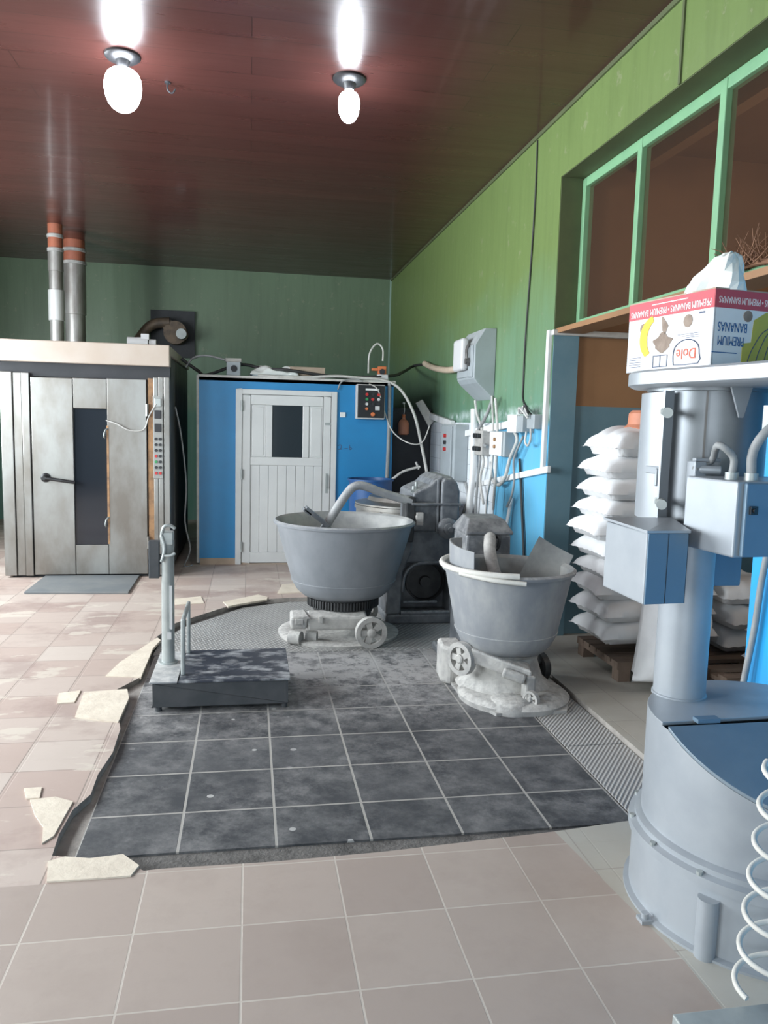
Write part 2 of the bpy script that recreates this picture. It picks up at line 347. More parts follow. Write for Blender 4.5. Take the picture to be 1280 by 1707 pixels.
def obj(name, mb, mat, parent=None, smooth=None, bevel=0., seg=2):
    bm = mb.bm
    bmesh.ops.remove_doubles(bm, verts=bm.verts, dist=1e-6)
    bmesh.ops.recalc_face_normals(bm, faces=bm.faces)
    off = ORI.get(parent.name, V(0, 0, 0)) if parent else None
    if parent is None:
        xs = [v.co for v in bm.verts]
        lo = Vector([min(c[i] for c in xs) for i in range(3)]); hi = Vector([max(c[i] for c in xs) for i in range(3)])
        off = V((lo.x+hi.x)/2, (lo.y+hi.y)/2, lo.z)
    bmesh.ops.translate(bm, verts=bm.verts, vec=-off)
    me = bpy.data.meshes.new(name)
    if smooth is not None:
        for f in bm.faces: f.smooth = True
        for e in bm.edges:
            if len(e.link_faces) == 2 and e.calc_face_angle(0) > math.radians(smooth): e.smooth = False
    bm.to_mesh(me); bm.free()
    for k in (mat if isinstance(mat, (list, tuple)) else [mat]): me.materials.append(M[k])
    o = bpy.data.objects.new(name, me); COL.objects.link(o)
    if parent: o.parent = parent
    else: o.location = off
    ORI[o.name] = off.copy()
    if bevel:
        b = o.modifiers.new('bevel', 'BEVEL'); b.width = bevel; b.segments = seg; b.limit_method = 'ANGLE'; b.angle_limit = math.radians(40)
    return o
def tag(o, label, cat, group=None, kind=None):
    o['label'] = label; o['category'] = cat
    if group: o['group'] = group
    if kind: o['kind'] = kind
    return o
def thing(name, label, cat, loc, group=None):
    o = bpy.data.objects.new(name, None); o.empty_display_size = .1; COL.objects.link(o); o.location = loc; ORI[o.name] = Vector(loc)
    return tag(o, label, cat, group)
def struct(name, mb, mat, parent=None, **k):
    o = obj(name, mb, mat, parent, **k)
    if not parent: o['kind'] = 'structure'
    return o
def dup(o, parent=None):
    c = o.copy(); COL.objects.link(c); c.parent = parent
    if parent: c.matrix_parent_inverse = o.matrix_parent_inverse.copy()
    for ch in list(o.children): dup(ch, c)
    ORI[c.name] = ORI[o.name].copy()
    return c
# photograph pixel -> point on a plane of the room
def ray(x, y): return CR*((x-640)/F_PX)+CD*((y-853.5)/F_PX)+cf
def onx(x, y, X): d = ray(x, y); return CAMLOC+d*(X/d.x)
def ony(x, y, Y): d = ray(x, y); return CAMLOC+d*(Y/d.y)
def onz(x, y, Z=0): d = ray(x, y); return CAMLOC+d*((Z-1.6)/d.z)

# ------------------------------------------------------------------ the room
WX, WY, HC = 2.2, 12.5, 3.85
LX, FY = -4.2, -3.0
PADZ = -.03
pad_edge = [(-.70, 2.84), (-.71, 2.99), (-.70, 3.18), (-.655, 3.31), (-.66, 3.50), (-.635, 3.73), (-.645, 4.02), (-.70, 4.3), (-.80, 4.55), (-.66, 4.83), (-.69, 5.2), (-.68, 5.55), (-.66, 5.75),
    (-.56, 6.14), (-.36, 6.42), (-.08, 6.80), (.14, 6.92), (.36, 6.97), (.8, 7.0), (1.25, 7.0), (1.75, 6.9), (2.0, 6.2), (2.02, 5.3), (1.95, 5.2), (1.94, 4.24), (1.93, 2.9),
    (1.63, 2.83), (1.2, 2.775), (.85, 2.745), (.5, 2.715), (.1, 2.70), (-.30, 2.705), (-.36, 2.70), (-.44, 2.77), (-.55, 2.80)]
fl = MB(); bm = fl.bm
def loop(pts, z): return [bm.verts.new((x, y, z)) for x, y in pts]
outer = loop([(LX, FY), (4.7, FY), (4.7, WY), (LX, WY)], 0); inner = loop(pad_edge, 0)
es = [bm.edges.new((l[i], l[(i+1) % len(l)])) for l in (outer, inner) for i in range(len(l))]
bmesh.ops.triangle_fill(bm, edges=es, use_beauty=True)
for f in list(bm.faces):
    c = f.calc_center_median()
low = loop(pad_edge, PADZ-.01)
for i in range(len(inner)):
    j = (i+1) % len(inner); f = bm.faces.new((inner[i], inner[j], low[j], low[i])); f.material_index = 6
def slab(pts, z0, z1, mi):
    a = loop(pts, z0); b = loop(pts, z1)
    bm.faces.new(b).material_index = mi
    for i in range(len(a)): bm.faces.new((a[i], a[(i+1) % len(a)], b[(i+1) % len(a)], b[i])).material_index = mi
# concrete bed under the pad, slate field, checker plate arc, ribbed strip
bm.faces.new(loop([(-.9, 2.6), (2.2, 2.6), (2.2, 7.2), (-.9, 7.2)], PADZ-.008)).material_index = 1
slab([(-.84, 2.86), (-.632, 2.86), (-.632, 5.1), (-.70, 5.8), (-.9, 5.8)], PADZ-.02, PADZ-.004, 6)
slab([(-.63, 2.86), (1.6, 2.86), (1.6, 5.38), (-.63, 5.38)], PADZ-.02, PADZ, 2)
slab([(-.645, 5.385), (1.55, 5.385), (1.95, 5.39), (1.98, 6.2), (1.72, 6.86), (1.25, 6.95), (.36, 6.92), (-.04, 6.74), (-.5, 6.1), (-.63, 5.75)], PADZ-.02, PADZ+.002, 3)
slab([(1.61, 2.9), (1.92, 2.9), (1.93, 3.62), (1.61, 3.62)], PADZ-.02, PADZ+.001, 4)
slab([(1.61, 3.63), (1.93, 3.63), (1.93, 4.3), (1.61, 4.3)], PADZ-.02, PADZ+.001, 4)
slab([(1.61, 4.31), (1.93, 4.31), (1.94, 5.38), (1.61, 5.38)], PADZ-.02, PADZ+.001, 2)
# cream screed patches in the broken left edge
for px in ([(80, 1438), (108, 1430), (150, 1433), (205, 1426), (232, 1445), (218, 1462), (170, 1466), (78, 1472)],
           [(200, 1105), (235, 1082), (262, 1064), (268, 1068), (255, 1082), (235, 1130), (176, 1128)],
           [(140, 1155), (212, 1150), (215, 1165), (197, 1205), (165, 1202), (125, 1196)],
           [(50, 1335), (92, 1330), (122, 1338), (108, 1362), (90, 1395), (70, 1408), (72, 1380), (58, 1360)],
           [(98, 1157), (135, 1152), (124, 1172), (95, 1174)], [(40, 1316), (70, 1314), (66, 1332), (44, 1333)],
           [(290, 999), (335, 995), (340, 1006), (292, 1009)], [(372, 1004), (430, 992), (446, 996), (445, 1000), (398, 1008), (380, 1012)],
           [(470, 975), (505, 972), (510, 988), (462, 990)]):
    P = [onz(x, y, 0) for x, y in px]
    if sum(P[i].x*P[(i+1) % len(P)].y-P[(i+1) % len(P)].x*P[i].y for i in range(len(P))) < 0: P.reverse()
    slab([(p.x, p.y) for p in P], -.01, .006, 5)
struct('floor', fl, ['floor', 'concrete', 'slate', 'checker', 'ribbed', 'cream', 'mortar'])

struct('ceiling', MB().box((LX-.2, FY-.2, HC), (WX+.2, WY+.2, HC+.15)), 'ceiling')
struct('wall_back', MB().box((LX-.2, WY, 0), (4.9, WY+.2, HC)), 'wall_back')
wr = MB()
wr.box((WX, 5.56, 0), (WX+.2, WY, HC))
wr.box((WX, 1.0, 3.39), (WX+.2, 5.56, HC))
wr.box((WX, FY, 2.3), (WX+.2, 1.0, HC))
wr.box((WX, FY, 0), (WX+.2, 3.08, 2.3), mi=1)
# faces of the window reveal, their shade painted in as darker green
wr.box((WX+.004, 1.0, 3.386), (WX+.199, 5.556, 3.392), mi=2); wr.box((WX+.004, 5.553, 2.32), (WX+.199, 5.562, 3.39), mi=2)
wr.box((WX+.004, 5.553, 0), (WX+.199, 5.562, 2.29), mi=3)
struct('wall_right', wr, ['wall_right', 'pier', 'reveal', 'annex_blue'])
wl = MB()
wl.box((LX-.2, FY, 0), (LX, WY, 1.1)); wl.box((LX-.2, FY, 3.1), (LX, WY, HC))
for a, b in ((FY, .2), (2.2, 3.4), (5.4, 6.6), (8.6, WY)): wl.box((LX-.2, a, 1.1), (LX, b, 3.1))
struct('wall_left', wl, 'wall_plain')
wf = MB(); wf.box((LX-.2, FY-.2, 0), (-2.8, FY, HC)); wf.box((.4, FY-.2, 0), (4.9, FY, HC)); wf.box((-2.8, FY-.2, 2.95), (.4, FY, HC)); 
struct('wall_front', wf, 'wall_plain')
for i, wy in enumerate((1.2, 4.4, 7.6)):
    w = MB()
    for a, b in ((-1, -.94), (-.03, .03), (.94, 1)): w.box((LX-.12, wy+a, 1.1), (LX-.06, wy+b, 3.1))
    for a, b in ((1.1, 1.16), (3.04, 3.1)): w.box((LX-.12, wy-1, a), (LX-.06, wy+1, b))
    struct('window_%d' % (i+2), w, 'white_door')
# annex behind the window: brown above, blue-grey dado
an = MB()
an.box((WX+.2, 5.6, 1.76), (4.7, 5.75, HC)); an.box((WX+.2, 5.6, 0), (4.7, 5.75, 1.76), mi=1)
an.box((4.6, .5, 1.76), (4.75, 5.6, HC)); an.box((4.6, .5, 0), (4.75, 5.6, 1.76), mi=1)
an.box((WX+.2, .4, 0), (4.7, .5, HC))
struct('wall_annex', an, ['annex_brown', 'annex_blue'])
struct('ceiling_annex', MB().box((WX+.2, .4, 3.62), (4.75, 5.75, 3.75)), 'annex_brown')
struct('trim_6', MB().box((2.77, .5, 3.47), (2.86, 5.6, 3.62)), 'beam_brown')
struct('trim_1', MB().box((WX+.02, 3.08, 2.285), (WX+.22, 5.56, 2.32)), 'annex_brown')
struct('trim_2', MB().box((WX-.012, 6.78, 0), (WX, 9.4, 1.62)), 'tiles_white')
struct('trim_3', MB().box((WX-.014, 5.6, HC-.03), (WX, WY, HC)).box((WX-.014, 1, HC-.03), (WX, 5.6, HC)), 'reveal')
# window_1: the long green framed window over the annex opening
win = MB(); X0, X1 = WX+.17, WX+.23
ys = [5.55, 4.71, 3.84, 2.93, 2.0, 1.05]
win.box((X0, ys[-1]-.05, 2.32), (X1, ys[0], 2.385)); win.box((X0, ys[-1]-.05, 3.32), (X1, ys[0], 3.385))
for i, y in enumerate(ys): win.box((X0-.006, y-.028 if i else y-.05, 2.33), (X1, y+.028 if i else y, 3.375))
w1 = struct('window_1', win, 'green_frame', bevel=.005)
for a, b in zip(ys, ys[1:]): obj('pane', MB().box((WX+.198, b+.028, 2.385), (WX+.202, a-.028, 3.32)), 'glass', w1)
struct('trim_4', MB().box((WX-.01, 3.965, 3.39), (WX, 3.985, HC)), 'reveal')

struct('trim_5', MB().box((WX-.02, WY-.02, 2.0), (WX, WY, HC)), 'wall_plain')
# ------------------------------------------------------------------ lamps
for X, lab, R, Hb in ((-.80, 'larger bare lit bulb in a dark ceiling holder, left', .115, .25), (.636, 'smaller bare lit bulb in a dark ceiling holder, right', .072, .19)):
    t = thing('ceiling_lamp', lab, 'lamp', (X, 5.41, HC), 'bare bulbs on the ceiling')
    obj('lamp_holder', MB().lathe((X, 5.41, HC), [(.11, 0), (.11, -.012), (.095, -.026), (.045, -.034), (.034, -.07), (.03, -.075)]), 'black', t, smooth=40)
    obj('bulb', MB().lathe((X, 5.41, HC-.07), [(.026, 0), (.03, -.015)]+[(R*math.sin(PI*(.12+.88*k/10))**.8 if k < 10 else .004, -.02-Hb*(1-math.cos(PI*k/10))/2) for k in range(1, 11)], n=28), 'bulb', t, smooth=60)
    l = bpy.data.lights.new('bulb_light', 'POINT'); l.energy = 11*R/.062; l.color = (.86, .92, 1); l.shadow_soft_size = .06
    lo = bpy.data.objects.new('bulb_light', l); lo.parent = t; lo.location = (0, 0, -.16-Hb); COL.objects.link(lo)
tag(obj('ceiling_hook', MB().tube([(-.56, 5.75, HC), (-.56, 5.75, HC-.05), (-.53, 5.75, HC-.07), (-.51, 5.75, HC-.04)], .006).lathe((-.56, 5.75, HC), [(.02, 0), (.02, -.01)]), 'soot', smooth=50), 'small dark hook in the ceiling beside the larger bulb', 'hook')

# ------------------------------------------------------------------ rotary oven
OY = 7.98
oven = thing('rack_oven', 'tall stainless rack oven with stained door and beige canopy', 'oven', (-1.55, 9.2, 0))
ob = MB(); ob.box((-2.33, OY+.1, .02), (-.79, 10.45, 2.2)); obj('oven_body', ob, 'steel_dark', oven, bevel=.01)
obj('plinth', MB().box((-2.28, OY+.06, 0), (-.82, 10.4, .03)), 'soot', oven)
obj('canopy', MB().prism([(-2.47, OY-.04, 2.085), (-2.47, OY-.04, 2.29), (-2.47, 10.4, 2.29), (-2.47, 10.4, 2.20), (-2.47, OY+.1, 2.20), (-2.47, OY+.1, 2.085)], (1.70, 0, 0)), 'beige_metal', oven, bevel=.008)
obj('shaded_lintel', MB().box((-2.40, OY+.04, 1.955), (-.775, OY+.14, 2.09)), 'soot', oven)  # canopy's shadow in this gap is put into the black colour, not soot
cp = MB(); cp.box((-2.335, OY, .02), (-2.225, OY+.1, 1.99)); cp.box((-2.222, OY+.012, .02), (-2.145, OY+.1, 1.985)); cp.box((-2.142, OY-.004, .02), (-2.07, OY+.1, 1.985))
obj('corner_post', cp, 'steel', oven, bevel=.006)
rj = MB(); rj.box((-.93, OY, .02), (-.885, OY+.1, 1.98)); rj.box((-.882, OY-.006, .02), (-.835, OY+.1, 1.985)); rj.box((-.832, OY, .02), (-.775, OY+.1, 1.985))
obj('corner_post', rj, 'steel', oven, bevel=.006)
obj('scorched_jamb', MB().box((-.985, OY+.02, .04), (-.932, OY+.1, 1.97)), 'rust', oven)['label'] = 'scorched orange door jamb'
sd = MB(); sd.box((-.792, OY+.12, .05), (-.782, OY+.55, 2.17)); sd.box((-.792, OY+.6, .05), (-.782, 9.3, 2.17)); obj('side_panel', sd, 'steel_dark', oven, bevel=.004)
door = MB()
door.box((-2.06, OY, .03), (-1.68, OY+.06, 1.945)); door.box((-1.364, OY, .03), (-.995, OY+.06, 1.955))
door.box((-1.677, OY+.004, 1.66), (-1.367, OY+.06, 1.95)); door.box((-1.677, OY+.004, .03), (-1.367, OY+.06, .325))
dr = obj('door', door, 'steel', oven, bevel=.005)
obj('door_window', MB().box((-1.68, OY+.025, .32), (-1.364, OY+.05, 1.665)), 'darkglass', dr)
obj('rusty_strip', MB().box((-1.372, OY-.004, .335), (-1.352, OY+.03, 1.5)), 'rust', dr)
for z in (1.42, .55): obj('window_latch', MB().tube([(-1.39, OY, z-.04), (-1.39, OY-.03, z-.02), (-1.38, OY-.03, z+.03), (-1.36, OY, z+.05)], .008), 'galv', dr, smooth=50)
h = MB(); h.lathe((-1.94, OY, .985), [(.045, 0), (.045, .012), (.03, .02), (.022, .07), (0.018, .075)], ax=(0, -1, 0), n=20); h.tube([(-1.94, OY-.06, .985), (-1.80, OY-.065, .965), (-1.66, OY-.06, .945)], .016)
obj('handle', h, 'black', dr, smooth=45)
for z in (1.66, .35): obj('hinge', MB().cyl((-.988, OY-.012, z-.06), (-.988, OY-.012, z+.06), .015), 'steel', dr, smooth=40)
pn = obj('control_panel', MB().box((-.932, OY-.012, .99), (-.84, OY-.002, 1.80)), 'steel', oven, bevel=.003)
for z in (1.735, 1.62, 1.49): obj('meter', MB().box((-.918, OY-.03, z-.04), (-.855, OY-.01, z+.04)), 'soot' if z < 1.7 else 'galv', pn, bevel=.004)
for r in range(7):
    for c in range(2):
        mt = 'red' if (r == 6 or (r == 3 and c == 0)) else ('green_btn' if r == 4 and c == 0 else 'soot')
        obj('button', MB().cyl((-.905+c*.04, OY-.01, 1.38-r*.056), (-.905+c*.04, OY-.03, 1.38-r*.056), .014, n=14), mt, pn, smooth=40)
gm = MB(); gm.cyl((-1.27, 8.7, 2.37), (-1.06, 8.7, 2.37), .055, n=24); gm.cyl((-1.05, 8.7, 2.37), (-.98, 8.7, 2.37), .04, n=20); gm.box((-1.27, 8.64, 2.2), (-1.0, 8.76, 2.33)); gm.box((-1.13, 8.66, 2.40), (-1.05, 8.74, 2.46))
obj('gearmotor', gm, 'lightgrey', oven, smooth=35)
tag(obj('threshold_plate', MB().prism([onz(40, 990, .001), onz(214, 990, .001), onz(233, 961, .001), onz(76, 962, .001)], (0, 0, .018)), 'plate_grey', bevel=.003), 'worn grey steel plate on the floor before the oven door', 'floor plate')
M_p = (('flue_pipe', -2.31, 10.2, .085, 'narrow tin flue pipe with bright middle section above the oven', 2.2, 3.55, 3.3), ('flue_pipe', -2.27, 11.05, .135, 'wide soot-stained flue pipe beside the narrow one', 0, 3.56, 2.9))
for nm, x, y, r, lab, z0, zr, zm in M_p:
    t = thing(nm, lab, 'pipe', (x, y, z0), 'flue pipes above the oven')
    obj('lower_pipe', MB().lathe((x, y, 0), [(r*.93, z0), (r*.93, zm), (r*1.02, zm+.005), (r*1.02, zr)], n=28), 'pipe', t, smooth=40)
    if r < .1: obj('bright_section', MB().lathe((x, y, 0), [(r*1.0, 2.72), (r*1.09, 2.725), (r*1.09, 3.08), (r*1.0, 3.085)], n=28), 'tin_bright', t, smooth=40)
    obj('upper_pipe', MB().lathe((x, y, 0), [(r*.98, zr), (r*.98, HC+.05)], n=28), 'pipe_red', t, smooth=40)
    for z in (zr, zr+.16): obj('collar', MB().lathe((x, y, z), [(r*1.0, -.02), (r*1.1, -.015), (r*1.1, .02), (r, .025)], n=28), 'floury', t, smooth=40)
# exhaust fan on its sooty board
t = thing('exhaust_fan', 'rusty exhaust blower on a soot-blackened square board high on back wall', 'fan', (-1.15, 12.45, 2.55))
obj('backboard', MB().box((-1.48, 12.44, 2.50), (-.83, 12.5, 3.2)), 'soot', t)
vo = MB(); vo.cyl((-1.1, 12.2, 2.85), (-1.1, 12.44, 2.85), .17, n=28); vo.cyl((-1.0, 12.18, 2.82), (-1.0, 12.24, 2.82), .09, n=20); vo.cyl((-1.2, 12.23, 2.95), (-1.2, 12.44, 2.95), .09)
obj('fan_housing', vo, 'fan_brown', t, smooth=40)
obj('duct', MB().tube([(-1.18, 12.26, 3.0), (-1.42, 12.26, 2.96), (-1.58, 12.26, 2.8), (-1.8, 12.26, 2.45), (-1.95, 12.26, 2.2)], .075, n=14), 'fan_brown', t, smooth=50)
obj('fan_motor', MB().cyl((-1.0, 12.05, 2.82), (-1.0, 12.2, 2.82), .075, n=20), 'galv', t, smooth=40)

# ------------------------------------------------------------------ blue proofing cabinet with white door
BY = 8.65
pc = thing('proofing_cabinet', 'bright blue proofing cabinet with a white panelled door', 'cabinet', (.53, 10, 0))
bb = MB(); bb.box((-.535, BY, .02), (-.145, BY+.1, 2.04)); bb.box((-.145, BY, 1.92), (.95, BY+.1, 2.04)); bb.box((.95, BY, .02), (1.58, BY+.1, 2.04))
bb.box((-.535, BY+.1, .02), (-.48, 11, 2.04)); bb.box((1.53, BY+.1, .02), (1.58, 11, 2.04)); bb.box((-.535, BY, 2.0), (1.58, 11, 2.035)); bb.box((-.5, 10.95, .02), (1.55, 11, 2.0))
obj('cabinet_shell', bb, 'blue_booth', pc)
obj('edge_strip', MB().box((-.56, BY-.01, .02), (-.534, BY+.04, 2.05)).box((-.55, BY-.008, 2.035), (1.6, BY+.06, 2.06)), 'cable_white', pc)
obj('base_strip', MB().box((-.53, BY-.005, 0), (1.57, BY+.09, .07)), 'cardboard', pc)
jf = MB(); jf.box((-.148, BY-.03, 0), (-.085, BY+.08, 1.92)); jf.box((.888, BY-.03, 0), (.95, BY+.08, 1.92)); jf.box((-.085, BY-.03, 1.865), (.888, BY+.08, 1.92))
obj('door_frame', jf, 'white_door', pc, bevel=.006)
dm = MB(); y0, y1 = BY-.015, BY+.04
dm.box((-.08, y0, .02), (.01, y1, 1.86)); dm.box((.80, y0, .02), (.884, y1, 1.86)); dm.box((.01, y0, 1.755), (.80, y1, 1.86)); dm.box((.01, y0, 1.10), (.80, y1, 1.19)); dm.box((.01, y0, .02), (.80, y1, .135))
dm.box((.175, y0, 1.19), (.245, y1, 1.755)); dm.box((.575, y0, 1.19), (.645, y1, 1.755))
dl = obj('door', dm, 'white_door', pc, bevel=.006)
for a, b in ((.01, .175), (.645, .80)): obj('door_panel', MB().box((a, y0+.012, 1.19), (b, y1-.01, 1.755)).box((a+.02, y0+.006, 1.21), (b-.02, y1-.01, 1.735)), 'white_door', dl, bevel=.004)
lp = MB()
for k in range(8): lp.box((.012+k*.0988, y0+.012, .135), (.012+k*.0988+.0965, y1-.012, 1.10))
obj('door_panel', lp, 'white_door', dl, bevel=.004)
obj('panel_backing', MB().box((.01, y1-.016, .135), (.80, y1-.008, 1.10)), 'groove', dl)
obj('door_window', MB().box((.245, y0+.018, 1.19), (.575, y1-.015, 1.755)), 'darkglass', dl)
for z in (1.74, 1.0, .20): obj('hinge', MB().cyl((-.083, BY-.036, z-.055), (-.083, BY-.036, z+.055), .012, n=12), 'galv', dl, smooth=40)
lk = MB(); lk.box((.835, y0-.006, .80), (.86, y0, 1.02)); lk.box((.838, y0-.04, .99), (.85, y0, 1.0)); lk.box((.838, y0-.04, .86), (.85, y0, .87)); lk.box((.838, y0-.045, .86), (.85, y0-.035, 1.0))
obj('handle', lk, 'galv', dl)
obj('latch', MB().box((.82, y0-.012, 1.555), (.89, y0, 1.58)), 'galv', dl)
# written on the blue paint, "20.6"-like scrawl
tag(obj('light_switch', MB().box((.985, BY-.018, 1.645), (1.045, BY, 1.70)), 'white', bevel=.004), 'small white switch on the blue cabinet right of its door', 'switch')
mk = MB()
mk.tube([(.965, BY-.002, 1.33), (1.0, BY-.002, 1.34), (1.0, BY-.002, 1.30), (.97, BY-.002, 1.29), (1.01, BY-.002, 1.29)], .003, n=5)
mk.tube([(1.03, BY-.002, 1.295), (1.05, BY-.002, 1.30), (1.08, BY-.002, 1.30)], .003, n=5); mk.tube([(1.10, BY-.002, 1.34), (1.10, BY-.002, 1.29), (1.125, BY-.002, 1.30), (1.10, BY-.002, 1.315)], .003, n=5)
obj('scribble', mk, 'ink_dark', pc)
# controller on the cabinet
t = thing('control_box', 'black push-button control box hung on the blue cabinet', 'control box', (1.31, BY-.05, 1.63))
cb = obj('case', MB().box((1.15, BY-.10, 1.63), (1.47, BY, 2.01)), 'lightgrey', t, bevel=.012)
fp = obj('front_plate', MB().box((1.165, BY-.108, 1.645), (1.462, BY-.099, 2.0)), 'black', t, bevel=.004)
obj('name_strip', MB().box((1.25, BY-.110, 1.945), (1.40, BY-.107, 1.965)), 'white', t)
for r in range(4):
    for c in range(3):
        if r == 3 and c > 0: continue
        mt = [['red', 'soot', 'red'], ['green_btn', 'red', 'lightgrey'], ['lightgrey', 'soot', 'soot'], ['orange']][r][c]
        obj('button', MB().cyl((1.265+c*.065, BY-.107, 1.90-r*.052), (1.265+c*.065, BY-.125, 1.90-r*.052), .016, n=14), mt, t, smooth=40)
obj('selector', MB().box((1.36, BY-.12, 1.73), (1.41, BY-.107, 1.775)), 'lightgrey', t, bevel=.003)
obj('stop_button', MB().lathe((1.335, BY-.107, 1.685), [(.024, 0), (.024, .02), (.018, .028)], n=18, ax=(0, -1, 0)), 'orange', t, smooth=40)
# on the roof of the cabinet
t = thing('socket_box', 'dusty grey metal socket box on the blue cabinet roof, left end', 'box', (-.17, 8.85, 2.06))
obj('box_body', MB().box((-.25, 8.75, 2.06), (-.10, 8.98, 2.24)), 'box_grey', t, bevel=.01); obj('box_lid', MB().box((-.262, 8.74, 2.21), (-.09, 8.99, 2.25)), 'floury', t, bevel=.006)
obj('socket', MB().cyl((-.17, 8.75, 2.14), (-.17, 8.735, 2.14), .035), 'soot', t, smooth=40)
t = thing('cardboard_box', 'low beige cardboard box on the blue cabinet roof', 'box', (.63, 8.95, 2.06))
obj('box_body', MB().box((.44, 8.85, 2.06), (.83, 9.12, 2.185)), 'cardboard', t, bevel=.003); obj('flap', MB().prism([(.43, 8.845, 2.185), (.84, 8.845, 2.185), (.84, 8.845, 2.19), (.43, 8.845, 2.19)], (0, .27, .02)), 'cardboard', t)
def pillow(L, Wd, H, seed, ny=26, nx=34, noise_=.006, flat=.55):
    """a filled sack: pinched ears at the corners, flattened belly"""
    rnd = random.Random(seed); ph = [rnd.uniform(0, 6.28) for _ in range(6)]
    mb = MB(); top, bot = [], []
    for i in range(nx+1):
        u = -1+2*i/nx; rt, rb = [], []
        for j in range(ny+1):
            v = -1+2*j/ny
            x = L/2*u*(1-.07*(1-v*v)**1.0*(abs(u)**2)); y = Wd/2*v*(1-.06*(1-u*u)*(v*v))
            th = (max(0, 1-abs(u)**5.0)*max(0, 1-abs(v)**4.5))**.5
            w = noise_*(math.sin(6*u+ph[0]+2*v)+math.sin(9*v+ph[1])*.6+.8*math.sin(13*u*v+ph[2]))*th
            cr = .003*math.sin(22*v+ph[3])*(abs(u)**10)
            rt.append((x, y, H*(.42+.58*th)+w+cr-.42*H*(1-th)*.35)); rb.append((x, y, H*.42*(1-th*flat*1.8 if th < .55 else .0)+0*w+cr))
        top.append(rt); bot.append(rb)
    vt = [[mb.bm.verts.new(p) for p in r] for r in top]
    vb = [[vt[i][j] if i in (0, nx) or j in (0, ny) else mb.bm.verts.new((bot[i][j][0], bot[i][j][1], min(bot[i][j][2], top[i][j][2]-.002))) for j in range(ny+1)] for i in range(nx+1)]
    for i in range(nx):
        for j in range(ny):
            mb.bm.faces.new((vt[i][j], vt[i+1][j], vt[i+1][j+1], vt[i][j+1]))
            f = [vb[i][j], vb[i][j+1], vb[i+1][j+1], vb[i+1][j]]
            if len(set(f)) == 4:
                try: mb.bm.faces.new(f)
                except ValueError: pass
    return mb
pb = obj('plastic_bag', pillow(.55, .3, .10, 5, noise_=.02), 'paper', smooth=80); pb.location = (.27, 8.95, 2.06)
tag(pb, 'crumpled whitish bag lying beside the cardboard box on cabinet roof', 'bag')
t = thing('relay', 'small orange relay with wires on the cabinet roof above control box', 'relay', (1.46, 8.72, 2.06))
obj('relay_base', MB().box((1.40, 8.68, 2.06), (1.52, 8.78, 2.13)), 'lightgrey', t, bevel=.004); obj('relay_body', MB().box((1.41, 8.69, 2.13), (1.50, 8.77, 2.22)).box((1.34, 8.70, 2.17), (1.41, 8.76, 2.20)), 'orange', t, bevel=.005)
obj('relay_coil', MB().cyl((1.45, 8.66, 2.16), (1.45, 8.79, 2.16), .03), 'soot', t, smooth=40)

def cable(name, pts, r, mat, label, cat='cable', n=8, smooth=5):
    return tag(obj(name, MB().tube(pts, r, n=n, smooth=smooth), mat, smooth=60), label, cat)
rw = lambda x, y, o=.02: onx(x, y, WX-o)
bf = lambda x, y, o=.02: ony(x, y, BY-o)
cable('power_cable', [bf(302, 598, -.3), bf(330, 618, -.3), bf(345, 625, -.2), bf(400, 608, -.3), bf(440, 615, -.25), bf(480, 617, -.15), bf(560, 628, -.15), bf(648, 627, -.1), onx(672, 620, 1.9), rw(690, 610), rw(712, 607)], .018, 'cable_black', 'thick black cable running over the blue cabinet roof to the wall')
cable('looped_cable', [bf(310, 612, -.3), bf(322, 597, -.3), bf(345, 593, -.3), bf(375, 600, -.25)], .012, 'cable_grey', 'grey cable arching from the oven to the socket box')
cable('white_cable', [bf(430, 626, .0), bf(500, 629, 0), bf(560, 627, 0), bf(600, 630, .01), bf(640, 634, .01), bf(668, 650, .05), bf(690, 690, .1), bf(702, 740, .15), bf(714, 800, .5)], .016, 'cable_white', 'white cable from the cabinet roof curving down to the mixer')
cable('arched_wire', [bf(614, 622, -.05), bf(616, 590, -.05), bf(628, 573, -.05), bf(638, 582, -.05), bf(638, 602, -.05)], .010, 'cable_white', 'white wire arching up over the orange relay')
cable('drooping_wire', [bf(615, 640, .13), bf(630, 650, .13), bf(642, 690, .05), bf(655, 720, .08), bf(680, 738, .3), bf(703, 738, .3), bf(716, 710, .3)], .007, 'cable_white', 'thin white wire drooping from the control box past the pink bottle')
cable('cabinet_conduit', [(1.53, BY-.02, 2.04), (1.535, BY-.02, 1.5), (1.525, BY-.02, .95)], .02, 'cable_grey', 'grey vertical conduit at the right edge of the blue cabinet', 'conduit', smooth=3)
cable('frame_wire', [bf(563, 650, .03), bf(570, 636, .03), bf(590, 632, .03), bf(605, 636, .06)], .008, 'cable_grey', 'short grey wire beside the top of white door frame')
cable('oven_wire', [(-.74, 8.2, 1.7), (-.7, 8.4, 1.4), (-.66, 8.5, .9), (-.67, 8.45, .5), (-.62, 8.5, .2), (-.68, 8.5, .012), (-.6, 8.55, .012)], .008, 'cable_grey', 'thin loose wire hanging between oven and blue cabinet')
cable('door_wire', [(-1.37, OY-.03, 1.55), (-1.27, OY-.04, 1.52), (-1.15, OY-.04, 1.46), (-1.02, OY-.03, 1.47), (-.97, OY-.02, 1.6), (-.9, OY-.03, 1.72)], .006, 'cable_white', 'thin pale wire sagging across the oven door')

